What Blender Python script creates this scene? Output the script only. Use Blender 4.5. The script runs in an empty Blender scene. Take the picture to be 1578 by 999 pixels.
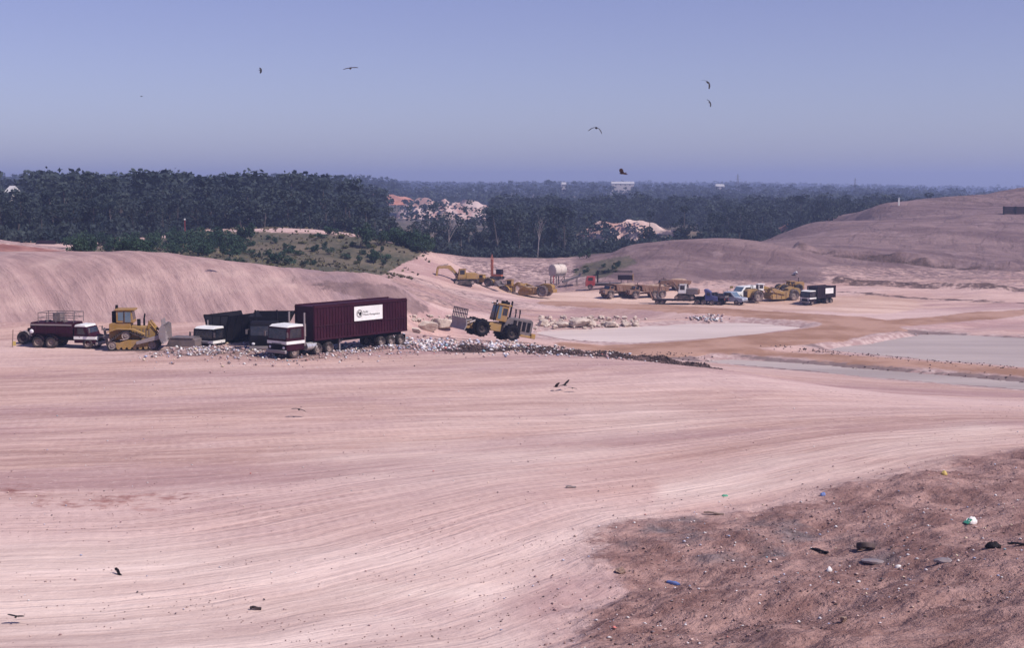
import bpy, math, random
import numpy as np
from mathutils import Vector, Matrix, Euler

random.seed(7)
RNG = np.random.default_rng(7)
S = bpy.context.scene
COL = S.collection
R = math.radians

# ------------------------------------------------------------------ camera geometry (used to survey the site)
CAMH, F, CX, CY, HOR = 14.5, 1578 / 36 * 50.0, 789.0, 499.5, 290.0
PITCH = math.atan((CY - HOR) / F)
CP, SP = math.cos(PITCH), math.sin(PITCH)


def P(px, py, D):
    h = (px - CX) / F
    v = -(py - CY) / F
    y = CP + v * SP
    return (h / y * D, D, CAMH + (-SP + v * CP) / y * D)


def G(px, py, z=0.0):
    h = (px - CX) / F
    v = -(py - CY) / F
    y = CP + v * SP
    D = (z - CAMH) / ((-SP + v * CP) / y)
    return (h / y * D, D, z)


def PX(X, Y, Z):
    """pixel of a world point (numpy ok)"""
    dz = Z - CAMH
    depth = Y * CP - dz * SP
    up = Y * SP + dz * CP
    return CX + F * X / depth, CY - F * up / depth


# ------------------------------------------------------------------ terrain
ctrl = []
for px, py, D in [
    # bank: foot and crest
    (-300, 400, 161), (-150, 404, 160), (0, 405, 160), (100, 402, 160), (200, 402, 160), (330, 410, 161), (450, 425, 162), (550, 430, 163),
    (600, 434, 166), (640, 455, 169), (680, 472, 172), (720, 478, 178),
    # bench behind the crest, red mound on the left
    (-150, 366, 225), (0, 371, 225), (60, 382, 222), (140, 393, 215), (-100, 390, 190), (0, 392, 190), (100, 396, 190), (200, 401, 185), (300, 405, 182),
    # mound with bushes
    (160, 386, 245), (250, 374, 258), (235, 372, 270), (300, 352, 278), (400, 350, 278), (500, 355, 272), (560, 362, 268), (620, 376, 258), (670, 388, 250),
    (300, 398, 215), (400, 403, 212), (430, 412, 206), (550, 424, 203), (610, 424, 215), (650, 430, 232), (300, 378, 245), (400, 378, 245), (500, 385, 240),
    (700, 412, 288), (640, 449, 200), (690, 460, 205),
    # bowl with machines
    (700, 437, 268), (745, 441, 262), (770, 432, 285), (780, 452, 246), (830, 460, 243), (865, 464, 240), (800, 470, 228), (740, 465, 222), (860, 440, 275),
    (700, 394, 300), (760, 400, 312), (850, 399, 322), (900, 398, 316), (780, 420, 292), (900, 425, 285), (690, 425, 280),
    # small round hill
    (960, 390, 298), (1040, 368, 302), (1100, 365, 302), (1170, 370, 298), (1230, 392, 288), (1262, 414, 276), (950, 443, 264), (1100, 441, 262), (1250, 440, 258),
    (1100, 400, 285), (1000, 410, 280), (1180, 410, 280), (910, 445, 268),
    # big hill on the right
    (1180, 370, 365), (1250, 345, 385), (1350, 320, 405), (1450, 304, 425), (1578, 289, 440), (1700, 278, 450), (1850, 270, 460),
    (1300, 352, 355), (1400, 350, 345), (1500, 345, 345), (1578, 342, 345), (1720, 335, 345), (1480, 318, 400), (1578, 312, 405), (1300, 375, 330), (1450, 380, 318), (1578, 390, 312),
    # terrace rim
    (1240, 389, 300), (1300, 393, 298), (1400, 402, 295), (1500, 410, 292), (1578, 416, 288), (1720, 422, 285),
    (1270, 412, 282), (1330, 421, 276), (1430, 428, 272), (1578, 436, 268), (1720, 440, 266),
    (1290, 441, 256), (1400, 447, 252), (1500, 452, 250), (1578, 457, 247), (1350, 460, 243), (1578, 474, 230), (1450, 478, 228), (1720, 480, 230),
    # slope from the machine yard down to the boulders
    (700, 490, 182), (660, 496, 178), (640, 512, 158), (660, 513, 163), (760, 500, 188), (830, 508, 190), (900, 505, 201), (760, 480, 210), (950, 500, 205),
    # tip face under the compactor
    (700, 521, 152), (755, 525, 152), (820, 527, 152), (690, 530, 142), (860, 536, 150), (900, 543, 150), (820, 537, 138), (640, 527, 138), (720, 534, 136),
    # rising ground at lower right
    (1200, 999, 40), (1400, 999, 38), (1578, 999, 35), (1720, 999, 34), (1578, 850, 50), (1400, 850, 53), (1720, 850, 49), (1450, 760, 64), (1578, 720, 70), (1000, 999, 43.5),
]:
    ctrl.append(P(px, py, D))
for px in range(-120, 1721, 200):                       # flat fill platform
    for py in (600, 680, 780, 900):
        if px > 1150 and py > 700: continue
        if px > 1250 and py < 620: continue
        ctrl.append(G(px, py, 0.0))
for px, py in [(-300, 512), (-150, 508), (0, 507), (150, 507), (300, 508), (450, 510), (560, 513), (-150, 545), (0, 545), (150, 545), (300, 545), (450, 548), (560, 535),
               (150, 525), (0, 525), (300, 525), (640, 545), (760, 546), (860, 550), (950, 556), (1030, 562), (1130, 572), (-60, 985), (150, 985), (400, 985), (700, 985)]:
    ctrl.append(G(px, py, 0.0))
for px, py in [(1000, 548), (1100, 553), (1250, 566), (1400, 580), (1578, 596), (1720, 605), (1000, 520), (1100, 510), (900, 520), (1200, 502), (1300, 535), (1450, 530), (1578, 545),
               (1720, 550), (1350, 500), (1450, 500), (1578, 500), (1720, 505), (1100, 480), (1000, 480), (1200, 480), (1300, 478), (900, 474), (950, 466), (1050, 468), (1150, 470),
               (1280, 471), (1150, 535), (1050, 540)]:
    ctrl.append(G(px, py, -5.0))
for px, py, z in [(1200, 587, -1.6), (1350, 604, -1.8), (1500, 620, -1.6), (1650, 634, -1.6), (1350, 640, -.3), (1550, 655, -.3)]:
    ctrl.append(G(px, py, z))
ctrl += [(-40, 0, 12), (0, 0, 12.6), (40, 0, 12.6), (-30, 20, 6), (0, 20, 6.4), (25, 20, 7), (-60, 30, 2.5), (60, 30, 5), (-20, -30, 13), (20, -30, 13), (-40, 60, 0), (-60, 90, 0), (60, 60, 4),
         (0, 36, 1.4), (-14, 36, 1.2), (13, 34, 3.0)]
for X in range(-360, 361, 90):                           # valley behind, where the wood stands
    ctrl.append((X, 480 if X > 120 else 400, 1.0 if X < -60 else -2.5))
    if X < 60: ctrl.append((X, 345, 0.5 if X < -60 else -1.8))
ctrl += [(130, 520, 2), (220, 520, 4), (320, 520, 6), (60, 380, -2.4), (-140, 300, 3.5), (-100, 300, 2.5), (-60, 310, 2), (-20, 330, -1)]
ctrl = np.array(ctrl, float)


def mq(d2): return np.sqrt(d2 + 16.0)


A_ = mq(((ctrl[:, None, :2] - ctrl[None, :, :2]) ** 2).sum(-1))
n_ = len(ctrl)
A_ -= np.eye(n_) * 0.25
M_ = np.zeros((n_ + 3, n_ + 3)); M_[:n_, :n_] = A_
M_[:n_, n_] = 1; M_[:n_, n_ + 1:] = ctrl[:, :2]; M_[n_, :n_] = 1; M_[n_ + 1:, :n_] = ctrl[:, :2].T
W_ = np.linalg.solve(M_, np.concatenate([ctrl[:, 2], np.zeros(3)]))


def rbf(X, Y):
    X = np.atleast_1d(X).astype(float); Y = np.atleast_1d(Y).astype(float)
    out = np.empty(len(X))
    for i in range(0, len(X), 20000):
        d = (X[i:i + 20000, None] - ctrl[None, :, 0]) ** 2 + (Y[i:i + 20000, None] - ctrl[None, :, 1]) ** 2
        out[i:i + 20000] = mq(d) @ W_[:n_] + W_[n_] + X[i:i + 20000] * W_[n_ + 1] + Y[i:i + 20000] * W_[n_ + 2]
    return out


def ss(a, b, x):
    t = np.clip((x - a) / (b - a), 0, 1)
    return t * t * (3 - 2 * t)


# smooth value noise in numpy
_tab = RNG.random((256, 256))


def vnoise(x, y):
    xi = np.floor(x).astype(int); yi = np.floor(y).astype(int)
    fx = x - xi; fy = y - yi
    fx = fx * fx * (3 - 2 * fx); fy = fy * fy * (3 - 2 * fy)
    a = _tab[xi & 255, yi & 255]; b = _tab[(xi + 1) & 255, yi & 255]
    c = _tab[xi & 255, (yi + 1) & 255]; d = _tab[(xi + 1) & 255, (yi + 1) & 255]
    return (a * (1 - fx) + b * fx) * (1 - fy) + (c * (1 - fx) + d * fx) * fy - 0.5


def fbm(x, y, o=4):
    s = 0; a = 1
    for k in range(o):
        s = s + a * vnoise(x * 2 ** k + 17 * k, y * 2 ** k + 31 * k); a *= .5
    return s


def poly_sd(X, Y, poly):
    """signed distance, negative inside"""
    poly = np.asarray(poly); n = len(poly)
    d = np.full(X.shape, 1e9); inside = np.zeros(X.shape, bool)
    for i in range(n):
        ax, ay = poly[i]; bx, by = poly[(i + 1) % n]
        ex, ey = bx - ax, by - ay
        t = np.clip(((X - ax) * ex + (Y - ay) * ey) / (ex * ex + ey * ey), 0, 1)
        d = np.minimum(d, np.hypot(X - ax - t * ex, Y - ay - t * ey))
        c = ((ay > Y) != (by > Y)) & (X < ex * (Y - ay) / (ey if abs(ey) > 1e-9 else 1e-9) + ax)
        inside ^= c
    return np.where(inside, -d, d)


def line_d(X, Y, pts):
    d = np.full(X.shape, 1e9)
    for (ax, ay), (bx, by) in zip(pts[:-1], pts[1:]):
        ex, ey = bx - ax, by - ay
        t = np.clip(((X - ax) * ex + (Y - ay) * ey) / (ex * ex + ey * ey), 0, 1)
        d = np.minimum(d, np.hypot(X - ax - t * ex, Y - ay - t * ey))
    return d


def g2(pts, z): return [G(px, py, z)[:2] for px, py in pts]


WL = -5.0
POND_A = g2([(800, 520), (830, 511), (900, 508), (1000, 503), (1080, 499), (1150, 498), (1252, 505), (1235, 511), (1150, 517), (1050, 525), (960, 532), (890, 538), (840, 541), (800, 535)], WL)
POND_B = g2([(1200, 533), (1260, 527), (1330, 521), (1420, 515), (1500, 518), (1578, 522), (1720, 530), (1720, 577), (1578, 566), (1450, 556), (1330, 545), (1250, 538)], WL)
POND_C = g2([(985, 547), (1080, 547), (1150, 554), (1250, 562), (1350, 570), (1450, 579), (1578, 589), (1740, 600), (1740, 618), (1578, 604), (1450, 594), (1350, 584), (1250, 575), (1150, 565), (1060, 557), (985, 552)], WL)
ROAD = g2([(930, 543), (1050, 537), (1150, 529), (1250, 518), (1320, 506), (1325, 499), (1290, 492), (1200, 486), (1100, 480), (1000, 474), (880, 468)], WL + .6)
ROAD2 = g2([(1320, 503), (1400, 496), (1480, 489), (1578, 480), (1720, 474)], WL + .6)
YARD = g2([(870, 461), (1000, 465), (1150, 468), (1300, 472)], WL)
BUND = g2([(1090, 546), (1250, 553), (1400, 566), (1578, 579), (1740, 590)], WL)
REFUSE = [P(px, py, D)[:2] for px, py, D in [(720, 541, 127), (800, 541, 128), (880, 545, 128), (960, 550, 127), (1040, 555, 126), (1085, 557, 125)]]
SCREE = [G(px, py, 0)[:2] for px, py in [(1640, 690), (1480, 705), (1330, 738), (1200, 768), (1080, 785), (960, 797), (880, 820), (850, 855), (830, 895), (815, 945), (790, 985), (800, 1010)]] + [(2, 30), (40, 20), (70, 70)]


def height(X, Y):
    X = np.atleast_1d(X).astype(float); Y = np.atleast_1d(Y).astype(float)
    z = rbf(X, np.minimum(Y, 560))
    # rolling country far away
    zf = -3 + 10.5 * ss(700, 1500, Y) * (1 - .75 * ss(.12, .34, X / np.maximum(Y, 1))) + 5 * fbm(X / 260, Y / 260, 3) + 5 * ss(-.05, -.14, X / np.maximum(Y, 1)) * ss(420, 560, Y)
    zf = zf + ss(1700, 3200, Y) * 6
    k = ss(430, 560, Y)
    z = z * (1 - k) + zf * k
    bk_ = ss(141, 149, Y) * ss(176, 164, Y) * ss(.3, 2., z) * ss(20, -5, X)
    z = z + bk_ * (fbm(X / 7, Y / 14, 4) * .8 - np.abs(fbm((X + .75 * Y) / 2.6, Y / 30, 3)) * .45)
    pl = ss(.5, 1.5, np.abs(z)) * ss(40, 60, Y)
    z = z + (fbm(X / 9, Y / 9, 4) * .10 + fbm(X / 1.6, Y / 1.6, 2) * .035) * ss(36, 50, Y)
    z = z + pl * ss(150, 210, Y) * (fbm(X / 22 + 9, Y / 22, 4) * 1.1 + fbm(X / 7, Y / 7, 3) * .16 * ss(230, 260, Y)) * ss(-6, -3, z)
    for x0, x1, D0, zz in ((7, 68, 490, -4.6), (-75, -8, 850, -4.5)):
        k = ss(x0 - 25, x0 - 8, X) * ss(x1 + 25, x1 + 8, X) * ss(D0 - 110, D0 - 70, Y) * ss(D0 + 6, D0 + 1, Y)
        z = z * (1 - k) + np.minimum(z, zz) * k
    for ln, hh in (([(1238, 390, 299), (1300, 394, 297), (1400, 403, 294), (1500, 411, 291), (1578, 417, 287), (1720, 423, 284)], 1.5), ([(1290, 434, 262), (1370, 439, 259), (1450, 445, 256), (1578, 450, 251)], .9)):
        d = line_d(X, Y, [P(*q)[:2] for q in ln])
        z = z + hh * (1 - ss(.2, 2.6, d + fbm(X / 4, Y / 4, 3) * 1.6)) * (1 + .8 * fbm(X / 6, Y / 6, 2))
    # ponds, road banks, refuse ridge
    for poly in (POND_A, POND_B, POND_C):
        sd = poly_sd(X, Y, poly) + fbm(X / 4, Y / 4, 3) * 1.3
        z = np.where(sd < 0, np.minimum(z, WL - .03 - np.clip(-sd * .12, 0, .4)), z)
        z = np.where((sd >= 0) & (sd < 6), np.maximum(z, WL + .04 + np.clip(sd * .1, 0, .3)), z)
    for ln, w, t in ((ROAD, 5.6, -4.35), (ROAD2, 4.5, -4.5), (BUND, 2.0, -4.6)):
        d = line_d(X, Y, ln)
        k = 1 - ss(w, w + 3.0, d + fbm(X / 5, Y / 5, 2) * .8)
        z = np.where(k > 0, np.maximum(z, z * (1 - k) + t * k), z)
    d = line_d(X, Y, REFUSE)
    z = z + .40 * (1 - ss(.3, 3.0, d)) * (1 + 1.2 * fbm(X / 1.5, Y / 1.5, 3))
    d = line_d(X, Y, [P(280, 540, 125)[:2], P(420, 546, 123)[:2], P(560, 540, 126)[:2], P(680, 530, 135)[:2], P(790, 533, 138)[:2]])
    z = z + .14 * (1 - ss(.5, 5.0, d)) * (1 + 1.6 * fbm(X / 1.3, Y / 1.3, 3))
    sd = poly_sd(X, Y, SCREE)
    z = z + (1 - ss(-4, 1, sd)) * (fbm(X / 3.2, Y / 3.2, 5) * .5 + np.abs(fbm(X / 1.3 + 5, Y / 1.3, 4)) * .28 + .10)
    return z


_cache = {}


def H1(x, y): return float(height(np.array([x]), np.array([y]))[0])


def hit(px, py, d0=30, d1=700):
    Ds = np.concatenate([np.arange(d0, 320, .4), np.arange(320, d1, 1.0)])
    h = (px - CX) / F; v = -(py - CY) / F
    y = CP + v * SP
    X = h / y * Ds; Z = CAMH + (-SP + v * CP) / y * Ds
    T = height(X, Ds)
    i = np.argmax(Z < T)
    if not (Z < T).any(): i = len(Ds) - 1
    return Vector((X[i], Ds[i], T[i]))


# ------------------------------------------------------------------ node helpers and materials
def nd(nt, t, ins=None, **props):
    n = nt.nodes.new(t)
    for k, v in props.items(): setattr(n, k, v)
    for k, v in (ins or {}).items():
        s = n.inputs[k]
        if isinstance(v, bpy.types.NodeSocket): nt.links.new(v, s)
        else: s.default_value = v
    return n


def c4(c): return (c[0], c[1], c[2], 1)


def mixc(nt, f, a, b, blend='MIX'):
    n = nt.nodes.new('ShaderNodeMix'); n.data_type = 'RGBA'; n.blend_type = blend
    for i, v in ((0, f), (6, a), (7, b)):
        if isinstance(v, bpy.types.NodeSocket): nt.links.new(v, n.inputs[i])
        else: n.inputs[i].default_value = c4(v) if i else v
    return n.outputs[2]


def mth(nt, op, a, b=0.0, clamp=False):
    n = nt.nodes.new('ShaderNodeMath'); n.operation = op; n.use_clamp = clamp
    for i, v in ((0, a), (1, b)):
        if isinstance(v, bpy.types.NodeSocket): nt.links.new(v, n.inputs[i])
        else: n.inputs[i].default_value = v
    return n.outputs[0]


def mr(nt, v, a, b, c=0.0, d=1.0):
    return nd(nt, 'ShaderNodeMapRange', {0: v, 1: a, 2: b, 3: c, 4: d}, interpolation_type='SMOOTHSTEP').outputs[0]


def noi(nt, vec, scale, detail=4.0, rough=.55, dist=0.0):
    return nd(nt, 'ShaderNodeTexNoise', {'Vector': vec, 'Scale': scale, 'Detail': detail, 'Roughness': rough, 'Distortion': dist}).outputs[0]


def mapv(nt, vec, scale=(1, 1, 1), rot=0.0, loc=(0, 0, 0)):
    a = nd(nt, 'ShaderNodeMapping', {'Vector': vec, 'Rotation': (0, 0, rot)}).outputs[0]
    return nd(nt, 'ShaderNodeMapping', {'Vector': a, 'Scale': scale, 'Location': loc}).outputs[0]


def new_mat(name):
    m = bpy.data.materials.new(name); m.use_nodes = True
    m.node_tree.nodes.clear()
    return m, m.node_tree


def finish(nt, col, rough=.9, spec=.25, bump=None, dist=.1, strength=.6, metal=0.0, **kw):
    ins = {'Base Color': col if isinstance(col, bpy.types.NodeSocket) else c4(col), 'Roughness': rough, 'Specular IOR Level': spec, 'Metallic': metal}
    ins.update(kw)
    b = nd(nt, 'ShaderNodeBsdfPrincipled', ins)
    if bump is not None:
        nb = nd(nt, 'ShaderNodeBump', {'Height': bump, 'Distance': dist, 'Strength': strength})
        nt.links.new(nb.outputs[0], b.inputs['Normal'])
    o = nd(nt, 'ShaderNodeOutputMaterial')
    nt.links.new(b.outputs[0], o.inputs[0])
    return b


DUST = (.25, .17, .145)


def paint(name, col, rough=.45, dust=.35, metal=0.0, spec=.4, scale=2.2, dustcol=DUST):
    m, nt = new_mat(name)
    tc = nd(nt, 'ShaderNodeTexCoord').outputs['Object']
    n1 = noi(nt, tc, scale, 5, .65)
    n2 = noi(nt, tc, scale * .35, 3, .5)
    f = mth(nt, 'MULTIPLY', mr(nt, mth(nt, 'ADD', mth(nt, 'MULTIPLY', n1, .6), mth(nt, 'MULTIPLY', n2, .4)), .38, .68), dust)
    dark = mixc(nt, mr(nt, n2, .3, .7), tuple(c * .78 for c in col), col)
    finish(nt, mixc(nt, f, dark, dustcol), mth(nt, 'ADD', rough, mth(nt, 'MULTIPLY', f, .4), True), spec, bump=n1, dist=.02, strength=.25, metal=metal)
    return m


def leafmat(name, c1, c2, attr=None):
    m, nt = new_mat(name)
    if attr: r = nd(nt, 'ShaderNodeAttribute', attribute_name=attr).outputs['Fac']
    else: r = nd(nt, 'ShaderNodeObjectInfo').outputs['Random']
    pos = nd(nt, 'ShaderNodeNewGeometry').outputs['Position']
    n = noi(nt, pos, .55, 2)
    f = mth(nt, 'ADD', mth(nt, 'MULTIPLY', r, .6), mth(nt, 'MULTIPLY', mr(nt, n, .3, .7), .5), True)
    col = mixc(nt, f, c1, c2)
    d = nd(nt, 'ShaderNodeBsdfDiffuse', {0: col})
    t = nd(nt, 'ShaderNodeBsdfTranslucent', {0: col})
    mx = nd(nt, 'ShaderNodeMixShader', {0: .2, 1: d.outputs[0], 2: t.outputs[0]})
    o = nd(nt, 'ShaderNodeOutputMaterial'); nt.links.new(mx.outputs[0], o.inputs[0])
    return m


MAT = {}
MAT['maroon'] = paint('maroon_paint', (.028, .001, .009), .6, .12, spec=.15, dustcol=(.09, .03, .04))
MAT['maroon_dark'] = paint('dark_maroon_paint', (.012, .003, .008), .6, .15, spec=.2, dustcol=(.07, .04, .04))
MAT['black'] = paint('black_paint', (.004, .003, .006), .7, .06, spec=.15, dustcol=(.06, .04, .04))
MAT['white'] = paint('white_paint', (.78, .77, .76), .4, .18)
MAT['yellow'] = paint('yellow_paint', (.31, .17, .03), .6, .6)
MAT['yellow_dusty'] = paint('dusty_yellow_paint', (.34, .20, .05), .65, .75, dustcol=(.24, .16, .12))
MAT['orange'] = paint('orange_paint', (.42, .10, .045), .5, .35)
MAT['red'] = paint('red_paint', (.33, .025, .03), .5, .35)
MAT['blue'] = paint('blue_paint', (.02, .035, .16), .5, .3)
MAT['paleblue'] = paint('pale_blue_paint', (.28, .33, .42), .5, .35)
MAT['brown'] = paint('rusty_brown_paint', (.16, .075, .045), .7, .6)
MAT['grey'] = paint('grey_steel', (.11, .095, .105), .55, .5)
MAT['steel'] = paint('worn_steel', (.30, .26, .27), .5, .5, metal=.3)
MAT['chrome'] = paint('bright_aluminium', (.72, .70, .70), .3, .15, metal=.6)
MAT['tyre'] = paint('tyre_rubber', (.022, .020, .022), .85, .55, spec=.2, dustcol=(.18, .125, .12))
MAT['tyre_dusty'] = paint('dusty_tyre_rubber', (.05, .042, .045), .9, .9, spec=.2, dustcol=(.27, .19, .18))
MAT['rim'] = paint('dusty_rim', (.25, .20, .19), .7, .7)
MAT['glass'] = paint('dark_window_glass', (.012, .016, .026), .12, .15, spec=.6)
MAT['glass_pale'] = paint('pale_window_glass', (.10, .16, .22), .15, .2, spec=.6)
MAT['lamp'] = paint('headlamp_glass', (.75, .74, .78), .2, .1)
MAT['tank'] = paint('cream_tank_paint', (.60, .52, .46), .5, .35)
MAT['roof'] = paint('pale_roof', (.50, .48, .47), .5, .1)
MAT['wallm'] = paint('pale_render', (.5, .44, .4), .8, .2)
MAT['bark'] = paint('bark', (.075, .06, .06), .9, .2, dustcol=(.15, .11, .10))
MAT['bark_pale'] = paint('pale_bark', (.24, .205, .20), .9, .2)
MAT['bird'] = paint('brown_feathers', (.012, .009, .009), .8, .2, dustcol=(.05, .03, .02))
MAT['bird_rufous'] = paint('rufous_feathers', (.07, .03, .018), .8, .3, dustcol=(.16, .08, .05))  # lighter, redder plumage for some of the kites
MAT['paper'] = paint('dirty_white_plastic', (.72, .70, .70), .5, .3)
MAT['bluecloth'] = paint('blue_plastic', (.10, .18, .45), .5, .3)
MAT['greenbag'] = paint('green_plastic', (.05, .32, .2), .5, .2)
MAT['timber'] = paint('grey_timber', (.20, .14, .11), .9, .4)
MAT['yelplast'] = paint('yellow_plastic', (.6, .45, .12), .5, .3)
MAT['leaf'] = leafmat('gum_leaves', (.015, .024, .031), (.062, .076, .072))
MAT['leaf_forest'] = leafmat('forest_leaves', (.015, .024, .031), (.062, .076, .072), 'tint')
MAT['leaf_bush'] = leafmat('bush_leaves', (.024, .048, .036), (.055, .090, .058))
MAT['leaf_dry'] = leafmat('dry_grass', (.095, .088, .055), (.17, .145, .095), 'tint')
MAT['leaf_light'] = leafmat('olive_leaves', (.08, .088, .040), (.14, .135, .060))


def rock_mat(name, c1, c2, sc=.6):
    m, nt = new_mat(name)
    p = nd(nt, 'ShaderNodeNewGeometry').outputs['Position']
    n1 = noi(nt, p, sc, 6, .65); n2 = noi(nt, p, sc * 6, 4, .6)
    col = mixc(nt, mr(nt, n1, .35, .65), c1, c2)
    col = mixc(nt, mr(nt, n2, .6, .75, 0, .5), col, tuple(c * .45 for c in c1))
    finish(nt, col, .95, .15, mth(nt, 'ADD', n1, mth(nt, 'MULTIPLY', n2, .4)), .25, .8)
    return m


MAT['sandstone'] = rock_mat('pale_sandstone', (.38, .30, .255), (.54, .45, .385))
MAT['cliff'] = rock_mat('quarry_rock', (.42, .24, .20), (.60, .46, .42), .12)
MAT['cliff_red'] = rock_mat('red_clay', (.34, .13, .09), (.46, .22, .16), .12)
MAT['stone'] = rock_mat('brown_stone', (.26, .17, .13), (.36, .26, .21), 2)


def soil_material():
    m, nt = new_mat('bare_soil')
    pos = nd(nt, 'ShaderNodeNewGeometry').outputs['Position']
    zd = nd(nt, 'ShaderNodeSeparateColor', {0: nd(nt, 'ShaderNodeAttribute', attribute_name='zone_d').outputs['Color']})
    yard, dark, wet = zd.outputs[0], zd.outputs[1], zd.outputs[2]
    fan = nd(nt, 'ShaderNodeAttribute', attribute_name='fan').outputs['Vector']
    za = nd(nt, 'ShaderNodeSeparateColor', {0: nd(nt, 'ShaderNodeAttribute', attribute_name='zone_a').outputs['Color']})
    zb = nd(nt, 'ShaderNodeSeparateColor', {0: nd(nt, 'ShaderNodeAttribute', attribute_name='zone_b').outputs['Color']})
    zc = nd(nt, 'ShaderNodeSeparateColor', {0: nd(nt, 'ShaderNodeAttribute', attribute_name='zone_c').outputs['Color']})
    road, grass, refuse_and_dark = za.outputs[0], za.outputs[1], za.outputs[2]
    hill, bank, scree = zb.outputs[0], zb.outputs[1], zb.outputs[2]
    bleach = nd(nt, 'ShaderNodeAttribute', attribute_name='zone_a').outputs['Alpha']
    red, fardirt, shore = zc.outputs[0], zc.outputs[1], zc.outputs[2]
    big = noi(nt, pos, .022, 4, .6)
    mid = noi(nt, pos, .14, 5, .6)
    fine = noi(nt, pos, 1.1, 6, .68)
    grit = noi(nt, pos, 5.5, 4, .7)
    # ruts and scraper passes: long streaks, bent by slow noise
    wv = nd(nt, 'ShaderNodeTexNoise', {'Vector': pos, 'Scale': .013, 'Detail': 2.0}).outputs['Color']
    wv = nd(nt, 'ShaderNodeVectorMath', {0: wv, 1: (.5, .5, .5)}, operation='SUBTRACT').outputs[0]
    wv = nd(nt, 'ShaderNodeVectorMath', {0: wv, 1: (16, 16, 0)}, operation='MULTIPLY').outputs[0]
    wp = nd(nt, 'ShaderNodeVectorMath', {0: pos, 1: wv}, operation='ADD').outputs[0]
    t1 = noi(nt, mapv(nt, wp, (.014, .26, 0), R(-11)), 1.0, 7, .72)
    t2 = noi(nt, mapv(nt, wp, (.028, 1.1, 0), R(-17), (7, 3, 0)), 1.0, 6, .7)
    t3 = noi(nt, mapv(nt, wp, (.06, 2.9, 0), R(-6), (1, 9, 0)), 1.0, 5, .7)
    # wheel ruts: thin contour lines of long stretched noise that follow the fan of the traffic
    def ruts(vec, f, w, seed, ln=.06):
        n = noi(nt, mapv(nt, vec, (ln, f, 0), 0.0, (seed, seed * 2.7, 0)), 1.0, 2.0, .5)
        n = mth(nt, 'ABSOLUTE', mth(nt, 'SUBTRACT', n, .5))
        return mr(nt, n, w, 0.0)
    wob = nd(nt, 'ShaderNodeVectorMath', {0: nd(nt, 'ShaderNodeTexNoise', {'Vector': pos, 'Scale': .05, 'Detail': 3.0}).outputs['Color'], 1: (2.0, 2.2, 0)}, operation='MULTIPLY').outputs[0]
    fanw = nd(nt, 'ShaderNodeVectorMath', {0: fan, 1: wob}, operation='ADD').outputs[0]
    patch = mr(nt, noi(nt, mapv(nt, fanw, (.02, .09, 0), 0.0, (3, 5, 0)), 1.0, 4, .6), .40, .58)
    patch2 = mr(nt, noi(nt, mapv(nt, fanw, (.03, .14, 0), 0.0, (13, 1, 0)), 1.0, 4, .6), .45, .60)
    r1 = mth(nt, 'MULTIPLY', ruts(fanw, .55, .07, 2.0), patch)
    r2 = mth(nt, 'MULTIPLY', ruts(fanw, .95, .08, 5.0, .08), mth(nt, 'MULTIPLY', patch2, .75))
    r3 = mth(nt, 'MULTIPLY', ruts(mapv(nt, fanw, (1, 1, 1), R(7)), .9, .05, 9.0), mth(nt, 'SUBTRACT', .8, patch, True))
    r4 = mth(nt, 'MULTIPLY', ruts(fanw, 2.6, .13, 17.0, .20), mr(nt, mid, .45, .6))
    tread = mr(nt, nd(nt, 'ShaderNodeTexWave', {'Vector': fanw, 'Scale': .55, 'Distortion': 5.0, 'Detail': 3.0}).outputs['Fac'], .3, .7)
    rut = mth(nt, 'MAXIMUM', mth(nt, 'MAXIMUM', r1, r2), mth(nt, 'MAXIMUM', r3, mth(nt, 'MULTIPLY', r4, .4)))
    berm = mth(nt, 'MULTIPLY', ruts(fanw, .95, .17, 5.0, .08), patch2)
    t1 = noi(nt, mapv(nt, fanw, (.022, .20, 0)), 1.0, 7, .72)
    t2 = noi(nt, mapv(nt, fanw, (.085, .85, 0), 0.0, (7, 3, 0)), 1.0, 6, .74)
    t3 = noi(nt, mapv(nt, fanw, (.32, 3.0, 0), R(2), (1, 9, 0)), 1.0, 5, .75)
    tr = mth(nt, 'ADD', mth(nt, 'MULTIPLY', t1, .45), mth(nt, 'ADD', mth(nt, 'MULTIPLY', t2, .35), mth(nt, 'MULTIPLY', t3, .2)))
    base = mixc(nt, mr(nt, tr, .35, .65), (.27, .160, .142), (.575, .40, .345))
    base = mixc(nt, mr(nt, big, .48, .66, 0, .55), base, (.43, .24, .19))
    base = mixc(nt, mr(nt, noi(nt, mapv(nt, wp, (.006, .028, 0), R(-9)), 1.0, 4, .6), .46, .62, 0, .6), base, (.60, .45, .425))
    base = mixc(nt, mr(nt, noi(nt, mapv(nt, wp, (.012, .06, 0), R(-15), (4, 8, 0)), 1.0, 5, .65), .48, .60, 0, .75), base, (.30, .185, .185))
    base = mixc(nt, mr(nt, mid, .55, .75, 0, .4), base, (.335, .215, .225))
    base = mixc(nt, mr(nt, t2, .57, .72, 0, .5), base, (.61, .44, .42))
    base = mixc(nt, mr(nt, t3, .54, .66, 0, .55), base, (.29, .185, .18))
    base = mixc(nt, mr(nt, fine, .55, .75, 0, .35), base, (.27, .165, .155))
    base = mixc(nt, mr(nt, grit, .66, .74, 0, .5), base, (.14, .09, .085))
    base = mixc(nt, mth(nt, 'MULTIPLY', berm, .35), base, (.62, .46, .43))
    base = mixc(nt, mth(nt, 'MULTIPLY', rut, mth(nt, 'ADD', .18, mth(nt, 'MULTIPLY', tread, .22))), base, (.26, .155, .14))
    base = mixc(nt, mr(nt, noi(nt, pos, 2.6, 5, .75), .60, .72, 0, .6), base, (.21, .13, .12))
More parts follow.
